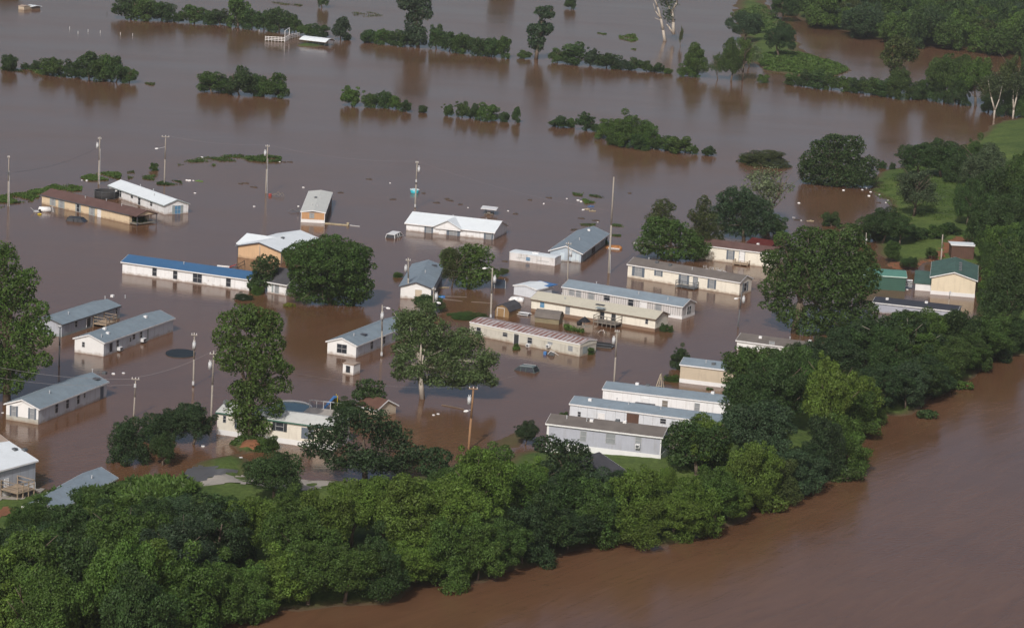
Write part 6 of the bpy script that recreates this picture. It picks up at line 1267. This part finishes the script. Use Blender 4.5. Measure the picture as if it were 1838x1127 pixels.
# rank whose tops draw the wood's upper outline
x = -45
while x < 1765:
    s_ = 15.5; hh = rb.uniform(5.2, 7.6)
    for _ in range(3): yb = sil(x) + hh * s_; s_ = scl(x, yb)
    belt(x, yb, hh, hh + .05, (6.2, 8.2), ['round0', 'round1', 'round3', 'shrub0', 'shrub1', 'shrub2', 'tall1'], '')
    x += rb.uniform(52, 70) if x < 1150 else rb.uniform(44, 60)
# body of the wood
woodp = P2(RIVER[1:-1] + [(1850,300),(1775,300),(1742,400),(1745,470),(1765,548),(1730,580),(1640,610),(1540,640),(1440,672),(1345,690),(1330,720),(1300,770),(1240,830),(1190,880),(1080,905),(1000,905),(900,870),(800,862),(770,900),(600,905),(440,935),(340,930),(240,900),(190,900),(100,930),(-80,950),(-100,1260),(300,1260)])
y = woodp[:, 1].min(); row = 0
while y < woodp[:, 1].max():
    x = woodp[:, 0].min() + (row % 2) * 3.7
    while x < woodp[:, 0].max():
        jx, jy = x + rb.uniform(-1.6, 1.6), y + rb.uniform(-1.6, 1.6); x += 7.4
        if sdist(np.array([jx]), np.array([jy]), woodp)[0] < 1.8: continue
        px, py = proj((jx, jy, .8))
        if not (-50 < px < 1890) or py > 1127 + 165: continue
        if px > 430 and sdist(np.array([jx]), np.array([jy]), BANK if False else woodp)[0] < 0: continue
        if any((jx - a) ** 2 + (jy - b) ** 2 < 4.2 ** 2 for a, b in placed): continue
        rank = ''
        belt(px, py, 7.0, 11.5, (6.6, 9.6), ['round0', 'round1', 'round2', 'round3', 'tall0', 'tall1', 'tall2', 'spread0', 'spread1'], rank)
    y += 6.4; row += 1
for x_, y_ in ((318, 1150), (30, 1160), (205, 1165), (120, 1120)): belt(x_, y_, 7, 8.5, (8, 9), ['round0', 'round2', 'shrub1'], '')
for b, w, t, k, c, l in [((72,942),84,886,'shrub1','mid','mid green bushy shrub hiding the near end of the slate roofed home'),((118,950),76,902,'shrub0','dark','dark bushy shrub below the slate roof beside the gravel path'),((38,955),62,908,'shrub2','mid','mid green shrub behind the red dirt patch')]:
    tree(b, w, t, k, c, '', name='shrub', label=l)
# willow sprays drooping over the water
for b, w, t, c in [((1395,768+0),10,760,'fresh')]: pass
blobtree((1732,700), [(1722,690,26,10),(1690,745,0.1,0.1)][:1], 'fresh', 'fresh green spray drooping onto the river near the picture edge', leaf=.16, dens=14, pr=.6, trunk=.1)
blobtree((1680,752), [(1660,742,30,10),(1700,690,.1,.1)][:1], 'dark', 'dark spray drooping onto the river under the arching tree', leaf=.16, dens=14, pr=.6, trunk=.1)
blobtree((1520,866), [(1525,850,30,18),(1500,862,18,10)], 'mid', 'leafy mound at the outermost point of the bank', leaf=.16, dens=14, pr=.6, trunk=.1)
blobtree((1390,924), [(1392,905,28,18)], 'bright', 'bright small tree leaning over the river bank', leaf=.16, dens=14, pr=.6, trunk=.1)
relabel([(r[0], r[1], r[2], r[3], r[4]) for r in TREES], lambda r: r[4])

# ------------------------------------------------------------------ weeds showing above the water, uncountable
def weeds(pts, tone, n, hgt=.35, name='weeds', label=None):
    poly = P2(pts); rng = np.random.default_rng(len(pts) * 100 + int(pts[0][0])); out = []; x0, y0 = poly.min(0); x1, y1 = poly.max(0); n *= 4
    x = rng.uniform(x0, x1, n * 4); y = rng.uniform(y0, y1, n * 4)
    clump = np.sin(x * 1.1 + 1.5 * np.sin(y * .5)) + np.sin(y * .9 + x * .6) + rng.normal(size=len(x)) * .5
    k = (sdist(x, y, poly) > 0) & (clump > -.1); x, y = x[k][:n], y[k][:n]; z = np.maximum(0, height(x, y)); n = len(x)
    pos = np.stack([x, y, z + rng.uniform(-.05, hgt, n) * .6], 1); t = rng.normal(size=(n, 3)); t[:, 2] = np.abs(t[:, 2]) * .8; t /= np.linalg.norm(t, axis=1)[:, None]; nn = rng.normal(size=(n, 3)); b = np.cross(t, nn); b /= np.linalg.norm(b, axis=1)[:, None]
    s = rng.uniform(.12, .3, n)[:, None] * hgt / .35
    v = np.stack([pos - t * s * .7, pos - b * s * .4, pos + t * s, pos + b * s * .4], 1).reshape(-1, 3)
    o = bpy.data.objects.new(name, npmesh(name, v, np.arange(n * 4).reshape(-1, 4), LEAF)); COL.objects.link(o); o.color = (*TONE[tone], 1); tag(o, label, kind='stuff')
weeds([(0,352),(40,346),(90,335),(100,329),(148,336),(146,343),(110,345),(62,356),(58,362),(20,366),(0,374)], 'fresh', 2600, label='strip of green weeds breaking the water behind the tan home')
weeds([(138,321),(165,313),(210,308),(218,314),(214,322),(170,325),(140,324)], 'fresh', 1300, label='weed patch behind the white roofed home')
weeds([(281,329),(300,323),(325,326),(328,331),(300,333),(283,332)], 'dark', 500, .25, label='weed patch around the foot of the lamp-arm pole')
weeds([(318,294),(345,286),(400,279),(430,278),(460,283),(460,290),(400,290),(385,299),(370,300),(395,290),(350,292),(320,298)], 'mid', 700, .3, label='loose arc of weeds in the open flood')
weeds([(440,282),(470,280),(505,284),(503,291),(470,291),(445,288)], 'mid', 700, .5, label='dense weed patch beside the transformer pole')
weeds([(228,310),(240,306),(243,318),(230,322)], 'olive', 120, .25, label='thin weeds near the bush'); weeds([(254,316),(280,315),(276,324),(256,322)], 'mid', 160, .25, label='thin weeds below the lone bush')
weeds([(1027,346),(1048,346),(1045,352),(1030,351)], 'mid', 120, .25, label='small green weed tuft in the drift'); weeds([(1055,349),(1100,354),(1106,357),(1080,356),(1058,352)], 'dark', 160, .2, label='line of weeds behind the tall pole'); weeds([(1045,358),(1066,358),(1070,364),(1050,366)], 'fresh', 180, .3, label='green weed tuft in the debris drift'); weeds([(1040,402),(1070,402),(1066,406),(1044,406)], 'mid', 100, .2, label='weed line above the storage building'); weeds([(1096,401),(1125,405),(1122,408),(1098,406)], 'mid', 100, .2, label='weed line beside the tall pole'); weeds([(1098,421),(1115,422),(1114,425),(1098,424)], 'mid', 80, .2, label='weed tuft by the tall pole foot')
weeds([(1110,64),(1140,62),(1146,72),(1135,76),(1112,70)], 'fresh', 260, .4, label='far weed patch near the half bare tree'); weeds([(1072,59),(1090,60),(1088,63),(1073,62)], 'mid', 60, .3, label='small weed tuft in the far flood'); weeds([(1133,88),(1142,88),(1141,91),(1134,90)], 'fresh', 40, .3, label='tiny far weed tuft')
weeds([(630,23),(665,22),(690,29),(660,31),(635,28)], 'olive', 120, .3, label='far weeds above the twin crowned tree'); weeds([(488,4),(545,9),(540,12),(490,8)], 'olive', 120, .3, label='far weed line above the stock shelter')
weeds([(260,149),(278,150),(276,154),(262,153)], 'olive', 60, .4, label='tiny weed islet beyond the hedge island'); weeds([(0,122),(60,124),(130,138),(128,142),(50,130),(0,127)], 'fresh', 260, .5, label='weeds along the foot of the hedge island')
weeds([(1350,100),(1420,96),(1500,112),(1526,126),(1500,136),(1420,134),(1372,126)], 'fresh', 2600, .7, label='rank grass on the green isthmus'); weeds([(1310,25),(1370,10),(1400,36),(1430,58),(1400,66),(1340,60),(1325,40)], 'mid', 900, .6, label='marsh grass behind the isthmus trees')
weeds([(920,625),(932,623),(934,628),(922,629)], 'fresh', 80, .3, label='weeds by the rusty roofed home'); weeds([(1012,583),(1046,590),(1048,598),(1015,593)], 'fresh', 160, .4, label='weeds in front of the parasol'); weeds([(1268,697),(1280,697),(1280,700),(1268,700)], 'mid', 60, .2, label='weeds under the beige home')
weeds([(412,798),(440,786),(480,790),(500,800),(480,812),(430,812)], 'mid', 900, .4, label='grass on the mud mound by the cream home')
weeds([(215,905),(240,872),(330,862),(350,900),(300,930),(200,930)], 'fresh', 3000, 1.2, label='rank bushy growth in front of the slate roofed home')
weeds([(100,903),(215,878),(235,868),(250,900),(200,925),(60,925)], 'mid', 2600, 1.0, label='tall weeds below the slate roofed home')
weeds([(1556,340),(1640,300),(1680,310),(1740,320),(1740,400),(1690,410),(1620,400),(1600,370)], 'fresh', 2600, .25, label='long grass of the lawn')
# red earth mound
P = G(452, 797, .4); mb = MB(); n = 14; rg = random.Random(4); rings = [(1.5, -.3), (1.1, .2), (.6, .42), (.25, .5)]; vs = []
for r, z in rings:
    for k in range(n): a = 2 * math.pi * k / n; q = r * rg.uniform(.85, 1.15); vs.append((q * math.cos(a) , q * 1.2 * math.sin(a), z + rg.uniform(-.06, .06)))
mb.add(vs, [(j * n + k, j * n + (k + 1) % n, (j + 1) * n + (k + 1) % n, (j + 1) * n + k) for j in range(3) for k in range(n)] + [tuple(range(3 * n, 4 * n))]); o = mb.build('earth_mound', MUD, smooth=True); o.location = P; tag(o, 'heap of bare red earth under the tall many-tiered tree', 'mound')
# small white posts and lamps on the lawn by the cream home
# ------------------------------------------------------------------ thin air between camera and far trees
hz = MB(); hz.box(-1500, -120, -4, 1500, 1600, 100); hm = bpy.data.materials.new('haze'); hm.use_nodes = True
hn = hm.node_tree; hn.nodes.remove(hn.nodes['Principled BSDF']); pv = hn.nodes.new('ShaderNodeVolumePrincipled'); pv.inputs['Density'].default_value = .00010; pv.inputs['Color'].default_value = (.93, .96, 1, 1); pv.inputs['Anisotropy'].default_value = .2
hn.links.new(pv.outputs[0], hn.nodes['Material Output'].inputs['Volume'])
ho = hz.build('haze', hm); tag(ho, kind='stuff')
SC.cycles.volume_bounces = 0
